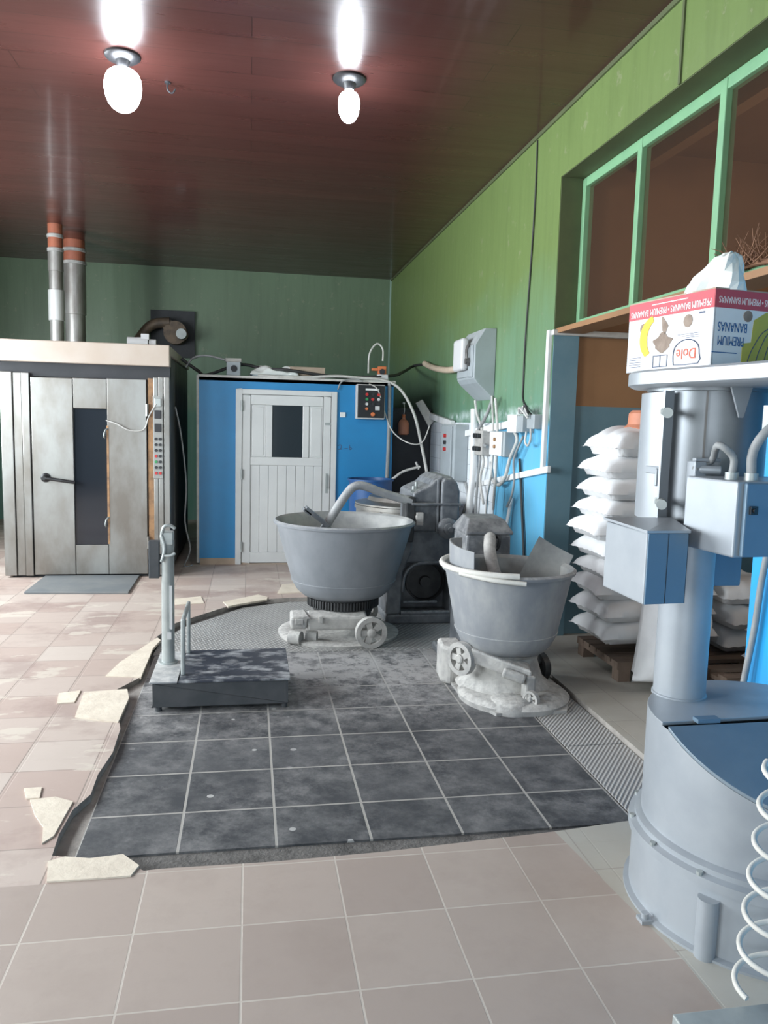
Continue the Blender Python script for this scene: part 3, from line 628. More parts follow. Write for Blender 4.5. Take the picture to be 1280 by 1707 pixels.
# ------------------------------------------------------------------ dark corner right of the cabinet
bc = thing('steel_cabinet', 'tall soot-black steel cabinet in the corner beyond the blue one', 'cabinet', (1.92, 9.6, 0))
obj('cabinet_shell', MB().box((1.64, 9.35, .05), (2.185, 9.9, 1.78)), 'soot', bc, bevel=.008)
obj('door', MB().box((1.66, 9.335, .1), (2.165, 9.352, 1.74)), 'soot', bc, bevel=.004); obj('plinth', MB().box((1.66, 9.37, 0), (2.16, 9.88, .05)), 'soot', bc)
t = thing('hanging_bottle', 'pinkish plastic bottle hanging in front of black cabinet', 'bottle', (1.83, 9.265, 1.42))
B0 = ony(672, 725, 9.265); bx, bz = B0.x, B0.z
obj('bottle_body', MB().lathe((bx, 9.265, bz), [(.05, 0), (.066, .015), (.066, .14), (.05, .17), (.022, .19), (.022, .21)], n=24), 'terracotta', t, smooth=45)
obj('cap', MB().lathe((bx, 9.265, bz+.21), [(.02, 0), (.02, .035)], n=16), 'orange', t, smooth=45)
obj('cord', MB().tube([(bx, 9.265, bz+.24), (bx+.005, 9.25, bz+.30), (bx, 9.27, bz+.38)], .005).box((bx-.012, 9.262, bz+.37), (bx+.012, 9.34, bz+.39)), 'rope', t)
tag(obj('tilted_board', MB().prism([ony(693, 672, 9.25), ony(704, 666, 9.25), ony(725, 700, 9.25), ony(715, 712, 9.25)], (0, .03, 0)), 'cable_white', bevel=.003), 'pale narrow board tilted above the black cabinet', 'board')
tag(obj('hook_rod', MB().tube([V(1.56, 8.8, .93), ony(655, 798, 8.5), ony(672, 786, 8.5), ony(700, 778, 8.5)], .014).tube([ony(693, 770, 8.5), ony(698, 782, 8.5)], .012), 'cable_white', smooth=50), 'short pale curved rod beside the blue cabinet right edge', 'rod')
# vat
vx, vy = 1.55, 7.55
t = thing('steel_vat', 'lidded stainless vat standing behind the dough mixer', 'vat', (vx, vy, 0), )
obj('vat_body', MB().lathe((vx, vy, 0), [(.50, 0), (.51, .03), (.51, .76), (.525, .765), (.525, .80), (.505, .805)], n=56), 'steel', t, smooth=35)
obj('lid', MB().lathe((vx, vy, .805), [(.52, 0), (.52, .015), (.40, .04), (.38, .075), (.05, .10), (.0001, .10)], n=56), 'steel', t, smooth=30)
obj('lid_handle', MB().tube([(vx-.05, vy-.28, .86), (vx-.05, vy-.28, .94), (vx+.0, vy-.28, .95), (vx+.05, vy-.28, .94), (vx+.05, vy-.28, .86)], .008), 'galv', t, smooth=50)
obj('seam', MB().box((1.21, 7.145, .02), (1.216, 7.18, .76)), 'steel_dark', t)
tag(obj('tub_rim', MB().lathe((1.30, 8.36, 0), [(.22, 0), (.23, .5), (.235, .97), (.25, .97), (.25, .99), (.23, .99), (.20, .06)], n=40), 'navy', smooth=40), 'dark blue tub standing behind the lidded steel vat', 'tub')

# ------------------------------------------------------------------ dough mixer at the back
G0 = PADZ+.002
mx = thing('dough_mixer', 'dark grey dough mixer with a bent kneading arm over the larger bowl', 'mixer', (1.38, 6.3, G0))
fr = MB()
# lower casing with an arched belt opening
fr.box((1.10, 6.08, G0), (1.66, 6.62, .05)); fr.loft([[V(1.10, y, .05), V(1.22, y, .05), V(1.23, y, .40), V(1.30, y, .56), V(1.30, y, .70), V(1.265, y, .70), V(1.13, y, .42), V(1.10, y, .30)] for y in (6.09, 6.62)]); fr.box((1.22, 6.30, .05), (1.66, 6.62, .60)); fr.box((1.62, 6.08, .05), (1.66, 6.62, .55))
obj('base', fr, 'mixer_dark', mx, bevel=.015)
bk = MB(); pr = [(1.20, .47), (1.66, .47), (1.66, .74), (1.30, .74)]
bk.loft([[V(x, y, z) for x, z in pr] for y in (6.10, 6.58)])
obj('column', bk, 'mixer_dark', mx, bevel=.02)
hd = MB(); pr = [(1.285, .735), (1.655, .735), (1.655, .97), (1.285, .97)]
hd.loft([[V(x, y, z) for x, z in pr] for y in (6.05, 6.58)])
obj('gearbox', hd, 'mixer_dark', mx, bevel=.025, seg=3)
cv = MB(); pr = [(1.275, .97), (1.665, .97), (1.66, 1.08), (1.635, 1.145), (1.59, 1.185), (1.51, 1.19), (1.455, 1.155), (1.42, 1.115), (1.285, 1.05)]
cv.loft([[V(x, y, z) for x, z in pr] for y in (6.03, 6.60)])
obj('gearbox_cover', cv, 'mixer_dark', mx, bevel=.02, seg=3)
obj('cover_cap', MB().loft([[V(x, y, z) for x, z in ((1.50, .75), (1.655, .75), (1.655, 1.07), (1.63, 1.14), (1.585, 1.175), (1.525, 1.175), (1.50, 1.14))] for y in (5.985, 6.06)]), 'mixer_dark', mx, bevel=.02, seg=3)
obj('cover_flange', MB().box((1.265, 5.975, .955), (1.675, 6.61, .975)), 'mixer_dark', mx, bevel=.005)
obj('rib', MB().box((1.472, 6.0, .74), (1.492, 6.04, 1.16)), 'mixer_dark', mx, bevel=.006)
bs = MB(); bs.lathe((1.56, 5.99, .775), [(.085, 0), (.085, .03), (.07, .045), (.045, .05), (.045, .09), (.02, .095), (.02, .12), (.0001, .12)], n=28, ax=(0, -1, 0))
obj('shaft_boss', bs, 'mixer_dark', mx, smooth=35)
obj('bearing_block', MB().box((1.22, 6.0, .80), (1.30, 6.16, 1.02)).box((1.235, 5.99, .66), (1.29, 6.12, .80)), 'gear', mx, bevel=.012)
obj('lever', MB().cyl((1.33, 6.04, .86), (1.33, 5.98, .86), .03).box((1.305, 5.96, .80), (1.355, 6.0, .90)), 'floury', mx, smooth=35)
am = MB(); am.tube([(1.27, 6.03, .985), (1.15, 6.02, 1.015), (1.02, 6.0, 1.055), (.88, 5.98, 1.105), (.80, 5.97, 1.10), (.74, 5.96, 1.04), (.66, 5.95, .92), (.57, 5.94, .77)], .034, n=14)
obj('kneading_arm', am, 'bowl_floury', mx, smooth=60)
pd = MB(); Rr = Euler((0, math.radians(38), 0)).to_matrix()
pd.box((.40, 5.85, .855), (.62, 6.0, .885), Rr); pd.box((.40, 5.85, .90), (.47, 5.99, .92), Rr)
pd.tube([(.55, 5.93, .80), (.66, 5.93, .74), (.86, 5.95, .70)], .03)
obj('kneading_paddle', pd, 'mixer_dark', mx, smooth=40)
pu = MB(); pu.lathe((1.45, 6.29, .29), [(.15, 0), (.165, .005), (.165, .06), (.15, .065), (.145, .03), (.05, .03), (.045, .07), (.0001, .07)], n=40, ax=(0, -1, 0), cap0=True)
obj('pulley', pu, 'gear', mx, smooth=35)
gd = MB(); gd.tube([(1.23, 6.10, .24), (1.25, 6.10, .38), (1.33, 6.10, .46), (1.45, 6.10, .475), (1.64, 6.10, .47)], .016); gd.tube([(1.22, 6.10, .06), (1.64, 6.10, .06)], .022, smooth=0); gd.tube([(1.24, 6.10, .15), (1.52, 6.10, .15)], .012, smooth=0)
obj('guard_rail', gd, 'mixer_dark', mx, smooth=50)
obj('oiler', MB().cyl((1.30, 6.1, 1.03), (1.30, 6.1, 1.10), .014).cyl((1.33, 6.15, 1.05), (1.33, 6.15, 1.13), .012).cyl((1.27, 6.08, 1.06), (1.36, 6.08, 1.07), .012), 'galv', mx, smooth=40)

def bowl_profile(r, z0, z1, rb):
    o = [(rb*.75, z0), (rb, z0+.012), (rb*1.14, z0+.05), (rb*1.26, z0+.11)]
    o += [(rb*1.26+(r-rb*1.26)*t, z0+.11+(z1-z0-.11)*t) for t in (.33, .66, 1)]
    return o
def make_bowl(t, cx, cy, r, z0, z1, rb, mat, lean=0):
    pr = bowl_profile(r, z0, z1, rb)
    rim = [(r+.018, z1+.002), (r+.022, z1+.018), (r+.006, z1+.03), (r-.012, z1+.018)]
    ins = [(a-.02, b+(.02 if i == 0 else .012)) for i, (a, b) in enumerate(pr)][::-1]
    obj('bowl_shell', MB().lathe((cx, cy, 0), pr+rim[:3], n=64, cap1=False), mat, t, smooth=40)
    obj('bowl_lining', MB().lathe((cx, cy, 0), rim[2:]+ins, n=64, cap0=False), 'bowl_inside', t, smooth=40)
    rb2 = MB(); rr = rb*1.26+(r-rb*1.26)*.04; rb2.lathe((cx, cy, z0+.125), [(rr-.004, -.004), (rr+.004, -.002), (rr+.005, .004), (rr-.004, .008)], n=64, cap0=False, cap1=False)
    obj('weld_band', rb2, mat, t, smooth=60)
# bowl 1
bx, by = .715, 5.83
b1 = thing('mixing_bowl', 'large grey dough bowl on a flour-caked wheeled carriage under the kneading arm', 'bowl', (bx, by, G0), 'wheeled dough bowls')
make_bowl(b1, bx, by, .515, .285, .835, .31, 'bowl')
gr = MB(); gr.lathe((bx, by, 0), [(.20, .12), (.24, .20), (.255, .205), (.255, .285)], n=60)
for k in range(72):
    a = 2*PI*k/72; c, s_ = math.cos(a), math.sin(a); R = Matrix.Rotation(a, 3, 'Z')
    p = V(bx+c*.262, by+s_*.262, .245); gr.box(p-V(.012, .006, .03), p+V(.012, .006, .03), R)
obj('ring_gear', gr, 'gear', b1, smooth=35)
ca = MB()
ca.loft([[V(x, y, z) for y, z in ((5.50, .10), (5.50, .19), (5.66, .215), (5.66, .10))] for x in (.30, .42)])
ca.loft([[V(x, y, z) for y, z in ((5.50, .09), (5.50, .19), (5.64, .215), (5.64, .09))] for x in (.42, .86)])
ca.cyl((bx, by, .08), (bx, by, .22), .16, .13, n=28); ca.box((.58, 5.6, .09), (.85, 6.1, .17)); ca.box((.62, 5.55, .10), (.98, 5.62, .15))
obj('carriage', ca, 'floury', b1, bevel=.018, seg=2)
obj('clamp', MB().box((.33, 5.488, .14), (.39, 5.502, .18)).box((.5, 5.48, .15), (.53, 5.502, .20)), 'floury', b1, bevel=.004)
def spoked(cx, cy, cz, r, wd, ax):
    mb = MB(); ax = Vector(ax).normalized(); u = V(0, 0, 1); w = ax.cross(u).normalized(); c = V(cx, cy, cz)
    mb.lathe(c-ax*wd/2, [(r*.72, .0), (r, 0), (r*1.0, wd), (r*.72, wd), (r*.72, 0)], n=36, ax=ax, cap0=False, cap1=False)
    mb.lathe(c-ax*(wd/2+.008), [(r*.0001, 0), (r*.24, 0), (r*.28, .006), (r*.28, wd+.01), (r*.2, wd+.016), (.0001, wd+.016)], n=20, ax=ax, cap0=False, cap1=False)
    for k in range(5):
        a = 2*PI*k/5+.3; d = u*math.cos(a)+w*math.sin(a); e = ax.cross(d)
        ring = lambda rr, h: [c+d*rr+e*h-ax*wd*.3, c+d*rr-e*h-ax*wd*.3, c+d*rr-e*h+ax*wd*.3, c+d*rr+e*h+ax*wd*.3]
        mb.loft([ring(r*.22, r*.17), ring(r*.76, r*.20)])
    return mb
for wx, wyy in ((.875, 5.44), (.92, 6.12)): obj('wheel', spoked(wx, wyy, G0+.115, .115, .05, (0.1, -1, 0)), 'floury', b1, smooth=35)
obj('caster', MB().cyl((.30, 5.60, G0+.05), (.38, 5.56, G0+.05), .05).cyl((.42, 5.62, G0+.045), (.5, 5.6, G0+.045), .045), 'floury', b1, smooth=35)
sl = thing('turntable_plate', 'low flour-caked round steel plate beneath the larger bowl', 'plate', (.68, 5.92, G0))
obj('plate_disc', MB().lathe((.69, 5.88, G0), [(.46, 0), (.465, .02), (.44, .028), (.36, .03), (.34, .022)], n=56), 'floury', sl, smooth=35)

# ------------------------------------------------------------------ second mixer (front right) and its bowl
ZS = PADZ
m2 = thing('dough_mixer', 'flour-dusted second dough mixer, its square gearbox behind the front bowl', 'mixer', (1.54, 5.12, ZS))
obj('column', MB().box((1.42, 4.98, ZS+.04), (1.68, 5.30, .72)), 'mixer_dark', m2, bevel=.02)
obj('base', MB().box((1.32, 4.94, ZS), (1.78, 5.40, ZS+.06)), 'mixer_dark', m2, bevel=.015)
obj('gearbox', MB().loft([[V(1.42, 4.95, .66), V(1.735, 4.95, .66), V(1.735, 5.28, .66), V(1.42, 5.28, .66)], [V(1.425, 4.95, .875), V(1.73, 4.95, .875), V(1.73, 5.28, .875), V(1.425, 5.28, .875)]]), 'mixer_dusty', m2, bevel=.015)
obj('gearbox_cover', MB().loft([[V(1.413, 4.935, .875), V(1.742, 4.935, .875), V(1.742, 5.29, .875), V(1.413, 5.29, .875)], [V(1.413, 4.935, .892), V(1.742, 4.935, .892), V(1.742, 5.29, .892), V(1.413, 5.29, .892)], [V(1.455, 5.02, .975), V(1.70, 5.02, .975), V(1.69, 5.22, .985), V(1.465, 5.22, .985)]]), 'mixer_dusty', m2, bevel=.01)
obj('kneading_arm', MB().tube([(1.59, 4.98, .86), (1.575, 4.92, .85), (1.55, 4.84, .79), (1.545, 4.72, .68), (1.56, 4.6, .58), (1.57, 4.45, .52)], .04, n=14), 'floury', m2, smooth=60)
obj('bracket', MB().tube([(1.63, 4.945, .86), (1.64, 4.92, .86), (1.635, 4.92, .80), (1.62, 4.945, .77)], .012), 'gear', m2, smooth=50)
cx, cy = 1.565, 4.50
b2 = thing('mixing_bowl', 'smaller flour-dusted dough bowl on a cast carriage, right, holding a steel sheet', 'bowl', (cx, cy, ZS), 'wheeled dough bowls')
make_bowl(b2, cx, cy, .385, .235, .725, .245, 'bowl_floury')
hp = MB(); hp.tube([(cx+.405*math.cos(a), cy+.405*math.sin(a), .76) for a in [math.radians(d) for d in range(120, 262, 10)]], .018, n=10)
hp.tube([(cx-.36, cy-.20, .745), (cx-.22, cy-.36, .735), (cx-.04, cy-.43, .725)], .014)
obj('rim_hoop', hp, 'rope', b2, smooth=60)['label'] = 'pale hoop lashed along the rim'
gpts = []
sg = MB(); a0, a1 = 128, 218
ring = []
for rr, zz in ((.355, .66), (.365, .90), (.357, .90), (.347, .66)):
    ring.append([V(cx+rr*math.cos(math.radians(a0+(a1-a0)*k/20)), cy+rr*math.sin(math.radians(a0+(a1-a0)*k/20)), zz-(.0 if zz < .8 else .03*abs(k-8)/12)) for k in range(21)])
sg.loft(ring+[ring[0]], False, False, closed=False); sg.bm.faces.new([sg.bm.verts.new(r[0]) for r in ring]); sg.bm.faces.new([sg.bm.verts.new(r[-1]) for r in ring])
obj('splash_guard', sg, 'bowl_floury', b2, smooth=40)
pe = MB(); pe.lathe((cx, cy, 0), [(.30, ZS+.045), (.28, ZS+.06), (.235, ZS+.10), (.20, .18), (.205, .215), (.235, .24)], n=48)
obj('pedestal', pe, 'floury', b2, smooth=40)
pl2 = MB()
pl2.loft([[V(1.30, 4.33, .20), V(1.30, 4.33, .285), V(1.33, 4.43, .285), V(1.33, 4.43, .20)], [V(1.46, 4.22, .155), V(1.46, 4.22, .24), V(1.49, 4.34, .24), V(1.49, 4.34, .155)], [V(1.61, 4.14, .10), V(1.61, 4.14, .20), V(1.65, 4.3, .20), V(1.65, 4.3, .10)]])
pl2.box((1.575, 4.13, .02), (1.635, 4.22, .17)); pl2.cyl((1.57, 4.14, .15), (1.45, 4.185, .185), .03)
obj('carriage', pl2, 'floury', b2, bevel=.012)
obj('wheel', spoked(1.262, 4.40, .205, .10, .045, (-.85, -.5, 0)), 'floury', b2, smooth=35)
obj('wheel', spoked(1.84, 4.62, ZS+.10, .095, .045, (.85, .3, 0)), 'gear', b2, smooth=35)
obj('caster', spoked(1.605, 4.12, ZS+.07, .05, .03, (-.7, -.5, 0)), 'floury', b2, smooth=35)
obj('foot', MB().lathe((1.50, 4.17, ZS), [(.14, 0), (.14, .03), (.11, .06), (.05, .072), (.02, .073)], n=32).lathe((1.74, 4.22, ZS), [(.11, 0), (.11, .03), (.085, .055), (.02, .066)], n=32), 'floury', b2, smooth=45)
obj('base_plate', MB().prism([(1.26, 4.36, ZS), (1.38, 4.06, ZS), (1.80, 4.06, ZS), (1.92, 4.3, ZS), (1.92, 4.8, ZS), (1.26, 4.8, ZS)], (0, 0, .018)).lathe((1.58, 4.36, ZS), [(.33, 0), (.335, .03), (.31, .05), (.29, .055)], n=48), 'floury', b2, smooth=30)
obj('skirt', MB().prism([(1.20, 4.66, ZS), (1.25, 4.60, ZS), (1.36, 4.62, ZS), (1.36, 4.85, ZS), (1.22, 4.85, ZS)], (0, 0, .24)), 'floury', b2, bevel=.02)
# steel sheet standing in bowl 2
shp = MB(); C0 = V(1.83, 4.55, .74); R = Euler((math.radians(-14), math.radians(28), math.radians(-10))).to_matrix()
gr2 = [[C0+R @ V(-.125+.25*i/10, .02*math.sin(i/10*PI), -.14+.28*j/6) for i in range(11)] for j in range(7)]
shp.loft(gr2+[[p+R @ V(0, .004, 0) for p in r] for r in reversed(gr2)]+[gr2[0]], False, False, closed=False)
tag(obj('steel_sheet', shp, 'bowl_inside', smooth=40), 'floury bent steel sheet propped in the smaller bowl', 'sheet')

# ------------------------------------------------------------------ platform scale
sc = thing('platform_scale', 'low black platform scale with grey post and floury top', 'scale', (-.15, 4.6, PADZ))
z0 = PADZ; Xa, Xb, Ya, Yb = -.52, .225, 4.31, 4.88
fr = MB(); fr.box((Xa, Ya, z0+.03), (Xb, Ya+.02, .135)); fr.box((Xa, Yb-.02, z0+.03), (Xb, Yb, .135)); fr.box((Xa, Ya, z0+.03), (Xa+.02, Yb, .135)); fr.box((Xb-.02, Ya, z0+.03), (Xb, Yb, .135)); fr.box((Xa+.02, Ya+.02, z0+.05), (Xb-.02, Yb-.02, .12))
obj('frame', fr, 'scale_side', sc, bevel=.004)
for x, y in ((Xa+.02, Ya+.03), (Xb-.03, Ya+.03), (Xa+.02, Yb-.04), (Xb-.03, Yb-.04)): obj('foot', MB().cyl((x+.01, y, z0), (x+.01, y, z0+.05), .018).box((x-.01, y-.015, z0+.03), (x+.03, y+.02, .13)), 'scale_side', sc, smooth=35)
obj('post_base', MB().box((Xa-.015, Ya-.01, .137), (-.385, Yb, .147)), 'bowl_floury', sc, bevel=.002)
obj('weighing_plate', MB().box((-.378, Ya-.012, .137), (Xb+.012, Yb+.01, .149)), 'scale_top', sc, bevel=.002)
pc_ = (-.468, 4.66)
po = MB(); po.lathe((*pc_, 0), [(.055, .147), (.055, .155), (.038, .157), (.036, .84), (.038, .845), (.038, .88)], n=24)
obj('post', po, 'galv', sc, smooth=35)
ph = MB(); ph.box((-.505, 4.62, .86), (-.435, 4.70, .935)); ph.tube([(-.50, 4.63, .90), (-.485, 4.62, .965), (-.45, 4.62, .975), (-.42, 4.62, .955)], .011); ph.tube([(-.49, 4.62, .80), (-.45, 4.61, .80), (-.42, 4.61, .815)], .01); ph.tube([(-.50, 4.62, .92), (-.48, 4.615, .84), (-.5, 4.62, .76)], .01)
obj('post_head', ph, 'galv', sc, smooth=40, bevel=.004)
obj('indicator_box', MB().box((-.575, 4.64, .66), (-.515, 4.70, .88)).box((-.52, 4.655, .74), (-.50, 4.67, .80)), 'scale_side', sc, bevel=.004)
obj('cable_tab', MB().box((-.455, 4.615, .36), (-.44, 4.625, .62)).box((-.47, 4.61, .30), (-.445, 4.625, .34)), 'lightgrey', sc)
rl = MB(); 
for y0_, y1_ in ((4.40, 4.43), (4.82, 4.85)): rl.box((-.375, y0_, .147), (-.352, y1_, .46))
rl.box((-.375, 4.40, .445), (-.352, 4.85, .475))
obj('guard_rail', rl, 'galv', sc, bevel=.008)

# ------------------------------------------------------------------ fittings on the right wall
def wallbox(name, lab, cat, xy, sy, sz, dp, mat='box_grey'):
    """box on the right wall: xy is (Y, Z) of its centre"""
    t = thing(name, lab, cat, (WX-dp/2, xy[0], xy[1]-sz/2)); return t
db = thing('distribution_board', 'large grey distribution board with a sloped top on green wall', 'switchgear', (2.08, 7.15, 1.83))
prof = [(2.2, 1.83), (2.03, 1.98), (2.0, 2.02), (2.0, 2.32), (2.09, 2.47), (2.2, 2.47)]
obj('case', MB().loft([[V(x, y, z) for x, z in prof] for y in (6.92, 7.50)]), 'box_grey', db, bevel=.008)
obj('hood', MB().box((1.93, 7.12, 2.10), (2.0, 7.44, 2.40)), 'lightgrey', db, bevel=.03, seg=3)
obj('front_door', MB().box((1.985, 6.98, 2.04), (2.0, 7.46, 2.10)).box((1.99, 6.95, 2.03), (2.0, 7.10, 2.32)), 'box_grey', db, bevel=.004)
obj('lever', MB().tube([(1.985, 7.05, 2.34), (1.96, 7.05, 2.28), (1.965, 7.04, 2.18), (1.985, 7.05, 2.14)], .014).cyl((1.99, 7.05, 2.18), (1.95, 7.05, 2.18), .03), 'steel_dark', db, smooth=45)
lb = thing('switch_box', 'grey steel switch box with three small knobs on the tiled wall', 'switchgear', (2.1, 7.9, 1.0))
obj('case', MB().box((2.04, 7.68, 1.02), (2.188, 8.22, 1.60)), 'box_grey', lb, bevel=.012)
obj('cover', MB().box((2.02, 7.74, 1.04), (2.04, 8.16, 1.58)), 'box_grey', lb, bevel=.006)
for i, mtt in enumerate(('red', 'soot', 'red')): obj('knob', MB().cyl((2.02, 7.95, 1.48-i*.07), (1.995, 7.95, 1.48-i*.07), .02), mtt, lb, smooth=40)
jb = thing('junction_box', 'grey junction box with bundled wires at the trunking end', 'junction box', (2.16, 5.8, 1.55))
obj('box_body', MB().box((2.10, 5.86, 1.55), (2.2, 6.12, 1.68)), 'box_grey', jb, bevel=.006); obj('box_lid', MB().box((2.09, 5.98, 1.545), (2.12, 6.2, 1.69)), 'white', jb, bevel=.004)
obj('box_body', MB().box((2.12, 5.66, 1.58), (2.2, 5.82, 1.69)), 'box_grey', jb, bevel=.006)
for k in range(4):
    a = k*.9; obj('wire', MB().tube([(2.1, 5.95-.03*k, 1.70), (2.08, 5.90-.04*k, 1.74-.01*k), (2.07, 5.80-.02*k, 1.72+.015*k), (2.10, 5.74, 1.66+.01*k)], .009), ['cable_white', 'cable_grey', 'cable_white', 'cable_black'][k], jb, smooth=50)
obj('wire', MB().tube([(2.13, 5.75, 1.58), (2.12, 5.72, 1.5), (2.13, 5.8, 1.45), (2.13, 5.86, 1.48), (2.13, 5.84, 1.56)], .009), 'cable_white', jb, smooth=50)
sb = thing('starter_box', 'small grey push-button box below the upper trunking', 'switch', (2.14, 6.4, 1.33))
obj('box_body', MB().box((2.08, 6.22, 1.34), (2.2, 6.60, 1.55)), 'box_grey', sb, bevel=.008); obj('cover', MB().box((2.065, 6.26, 1.345), (2.08, 6.58, 1.545)), 'white', sb, bevel=.004)
obj('button', MB().cyl((2.066, 6.42, 1.48), (2.05, 6.42, 1.48), .016).cyl((2.066, 6.42, 1.42), (2.05, 6.42, 1.42), .016), 'rust', sb, smooth=40)
ct = thing('contactor', 'dusty dark contactor with bare terminals among the hanging cables', 'contactor', (2.14, 7.0, 1.3))
obj('contactor_body', MB().box((2.10, 6.92, 1.32), (2.2, 7.16, 1.55)), 'floury', ct, bevel=.01)
for k in range(6): obj('terminal', MB().cyl((2.10, 6.97+.07*(k % 3), 1.50-.12*(k//3)), (2.07, 6.97+.07*(k % 3), 1.50-.12*(k//3)), .022), 'gear', ct, smooth=40)
def strip(name, a, b, h, d, mat, label, cat):
    a, b = Vector(a), Vector(b); up = V(0, 0, h)
    return tag(obj(name, MB().prism([a, b, b+up, a+up], (-d, 0, 0)), mat, bevel=.004), label, cat)
strip('cable_trunking', rw(905, 704, .001), rw(770, 730, .001), .06, .05, 'white', 'thick white trunking sloping past the distribution board to the junction box', 'trunking')
strip('cable_trunking', rw(918, 788, .001), rw(792, 813, .001), .05, .03, 'white', 'lower white trunking sloping down behind the cables', 'trunking')
tag(obj('cable_trunking', MB().box((WX-.03, 5.575, 1.27), (WX, 5.625, 2.31)), 'white', bevel=.004), 'upright white trunking beside the annex opening', 'trunking')
tag(obj('cable_trunking', MB().box((WX-.01, 5.53, 2.27), (3.2, 5.598, 2.31)), 'cable_white', bevel=.004), 'horizontal cream trunking over the annex opening', 'trunking')
strip('cable_trunking', rw(758, 712, .015), rw(718, 697, .015), .07, .05, 'white', 'short white trunking left of the switch box on tiled wall', 'trunking')
sv = MB(); sp = [rw(708, 606, .05), rw(722, 613, .05), rw(745, 617, .06), rw(765, 613, .10), rw(776, 600, .22)]
sv.tube(sp, .035, n=12); tag(obj('cable_sleeve', sv, 'sleeve', smooth=60), 'cream corrugated sleeve curving into the distribution board', 'conduit')
cable('hanging_wire', [rw(896, 234, .005), rw(892, 330, .01), rw(884, 450, .01), rw(876, 560, .012), rw(872, 640, .01), rw(872, 668, .01), rw(883, 688, .03), rw(893, 697, .06)], .007, 'cable_black', 'thin black wire hanging down the green wall from the ceiling')
cable('wall_cable', [rw(866, 765, .02), rw(868, 800, .02), rw(870, 850, .02), rw(873, 920, .02), rw(874, 985, .02)], .012, 'cable_black', 'dark cable running down the bright blue wall')
cable('grey_conduit', [rw(790, 682, .06), rw(789, 760, .06), rw(787, 800, .07), rw(782, 850, .08), rw(778, 930, .08)], .032, 'white', 'thick pale conduit standing below the distribution board', 'conduit', n=12)
k = 0
desc = ['white cable hanging left of the contactor', 'grey cable crossing over the contactor', 'white cable dropping straight below the distribution board', 'grey cable beside the thick pale conduit', 'white cable looping from the starter box to the trunking', 'grey cable falling behind the second mixer', 'white cable running along the white tile strip', 'dusty grey cable bunched beneath the switch box', 'white cable bunched beneath the switch box']
paths = [[(792, 668), (795, 690), (803, 715), (800, 740), (806, 770), (800, 800), (806, 840)], [(822, 662), (812, 690), (800, 712), (795, 725), (803, 738), (812, 745)], [(820, 660), (822, 720), (820, 780), (812, 830), (810, 870)], [(800, 722), (790, 735), (800, 760), (796, 800), (792, 860)],
         [(858, 720), (862, 735), (850, 765), (842, 795), (832, 808), (822, 800), (818, 770)], [(872, 728), (862, 750), (856, 770), (857, 800), (853, 825), (845, 845)], [(826, 664), (829, 720), (826, 790), (822, 850)], [(776, 805), (780, 830), (774, 850), (770, 862)], [(783, 805), (780, 825), (776, 845), (768, 870)]]
for p, d in zip(paths, desc):
    k += 1; cable('hanging_cable', [rw(x, y, .05+.012*(k % 4)) for x, y in p], .010+.003*(k % 3), 'cable_white' if d.startswith('white') else 'cable_grey', d)
tag(obj('broom_handle', MB().tube([rw(853, 830, .03), onz(838, 900, .45)*.0+V(2.06, 6.35, .0)], .016, smooth=0), 'white', smooth=50), 'pale stick leaning on the blue wall behind the bowl', 'stick')

# ------------------------------------------------------------------ flour sacks and pallets in the annex
protos = [pillow(.84, .50, .150, s) for s in (11, 23, 37)]
sm = [obj('flour_sack', p, 'sack', smooth=80) for p in protos]
rows = [(2.66, 4.80, 1.425, 2, 1.25), (2.62, 4.79, 1.285, -3, 1), (2.61, 4.77, 1.15, 1, .95), (2.60, 4.79, 1.02, 3, 1.0), (2.57, 4.81, .885, -2, 1.0), (2.61, 4.80, .755, 2, .95), (2.62, 4.78, .63, 0, .95), (2.61, 4.80, .50, -3, 1.0), (2.62, 4.80, .36, 4, 1.0), (2.63, 4.79, .215, 2, 1.05)]
words = ['topmost plump white flour sack of the tall stack', 'white flour sack second from the top of the tall stack', 'white flour sack third from the top of the tall stack', 'white flour sack fourth from the top of the tall stack', 'white flour sack fifth from the top, its corner sticking out furthest', 'white flour sack sixth from the top of the tall stack', 'white flour sack seventh from the top of the tall stack', 'white flour sack third from the bottom of the tall stack', 'white flour sack second from the bottom of the tall stack', 'lowest white flour sack of the tall stack on the pallet']
used = 0
def sack(x, y, z, rz, sz, label, group, i, rx=0, ry=0, sc=1):
    global used
    if used < 3: o = sm[used]
    else: o = dup(sm[i % 3])
    used += 1
    o.location = (x, y, z); o.rotation_euler = (math.radians(rx), math.radians(ry), math.radians(rz)); o.scale = (sc, sc, sz)
    return tag(o, label, 'sack', group)
for i, ((x, y, z, rz, sz), lab) in enumerate(zip(rows, words)): sack(x, y, z, rz, sz, lab, 'flour sacks in the annex', i)
up = obj('flour_sack', pillow(.56, .46, .24, 51, noise_=.008), 'sack', smooth=80)
up.rotation_euler = (math.radians(90), math.radians(-84), math.radians(8))
rm = up.rotation_euler.to_matrix(); cs = [rm @ v.co for v in up.data.vertices]
up.location = (2.33-min(c.x for c in cs), 4.46-max(c.y for c in cs), .002-min(c.z for c in cs)); tag(up, 'plump flour sack slumped upright against the foot of the stack', 'sack', 'flour sacks in the annex')
for i, (x, y, z, rz, lab) in enumerate(((3.3, 3.95, .30, 80, 'upper flour sack of the low pile behind the sifter column'), (3.3, 3.93, .14, 84, 'lower flour sack of the low pile behind the sifter column'), (3.35, 4.95, .14, 88, 'bottom flour sack of the pile deep in the annex'), (3.35, 4.93, .30, 93, 'second flour sack of the pile deep in the annex'), (3.35, 4.95, .46, 86, 'top flour sack of the pile deep in the annex'))):
    sack(x, y, z, rz, 1.05, lab, 'flour sacks in the annex', i)
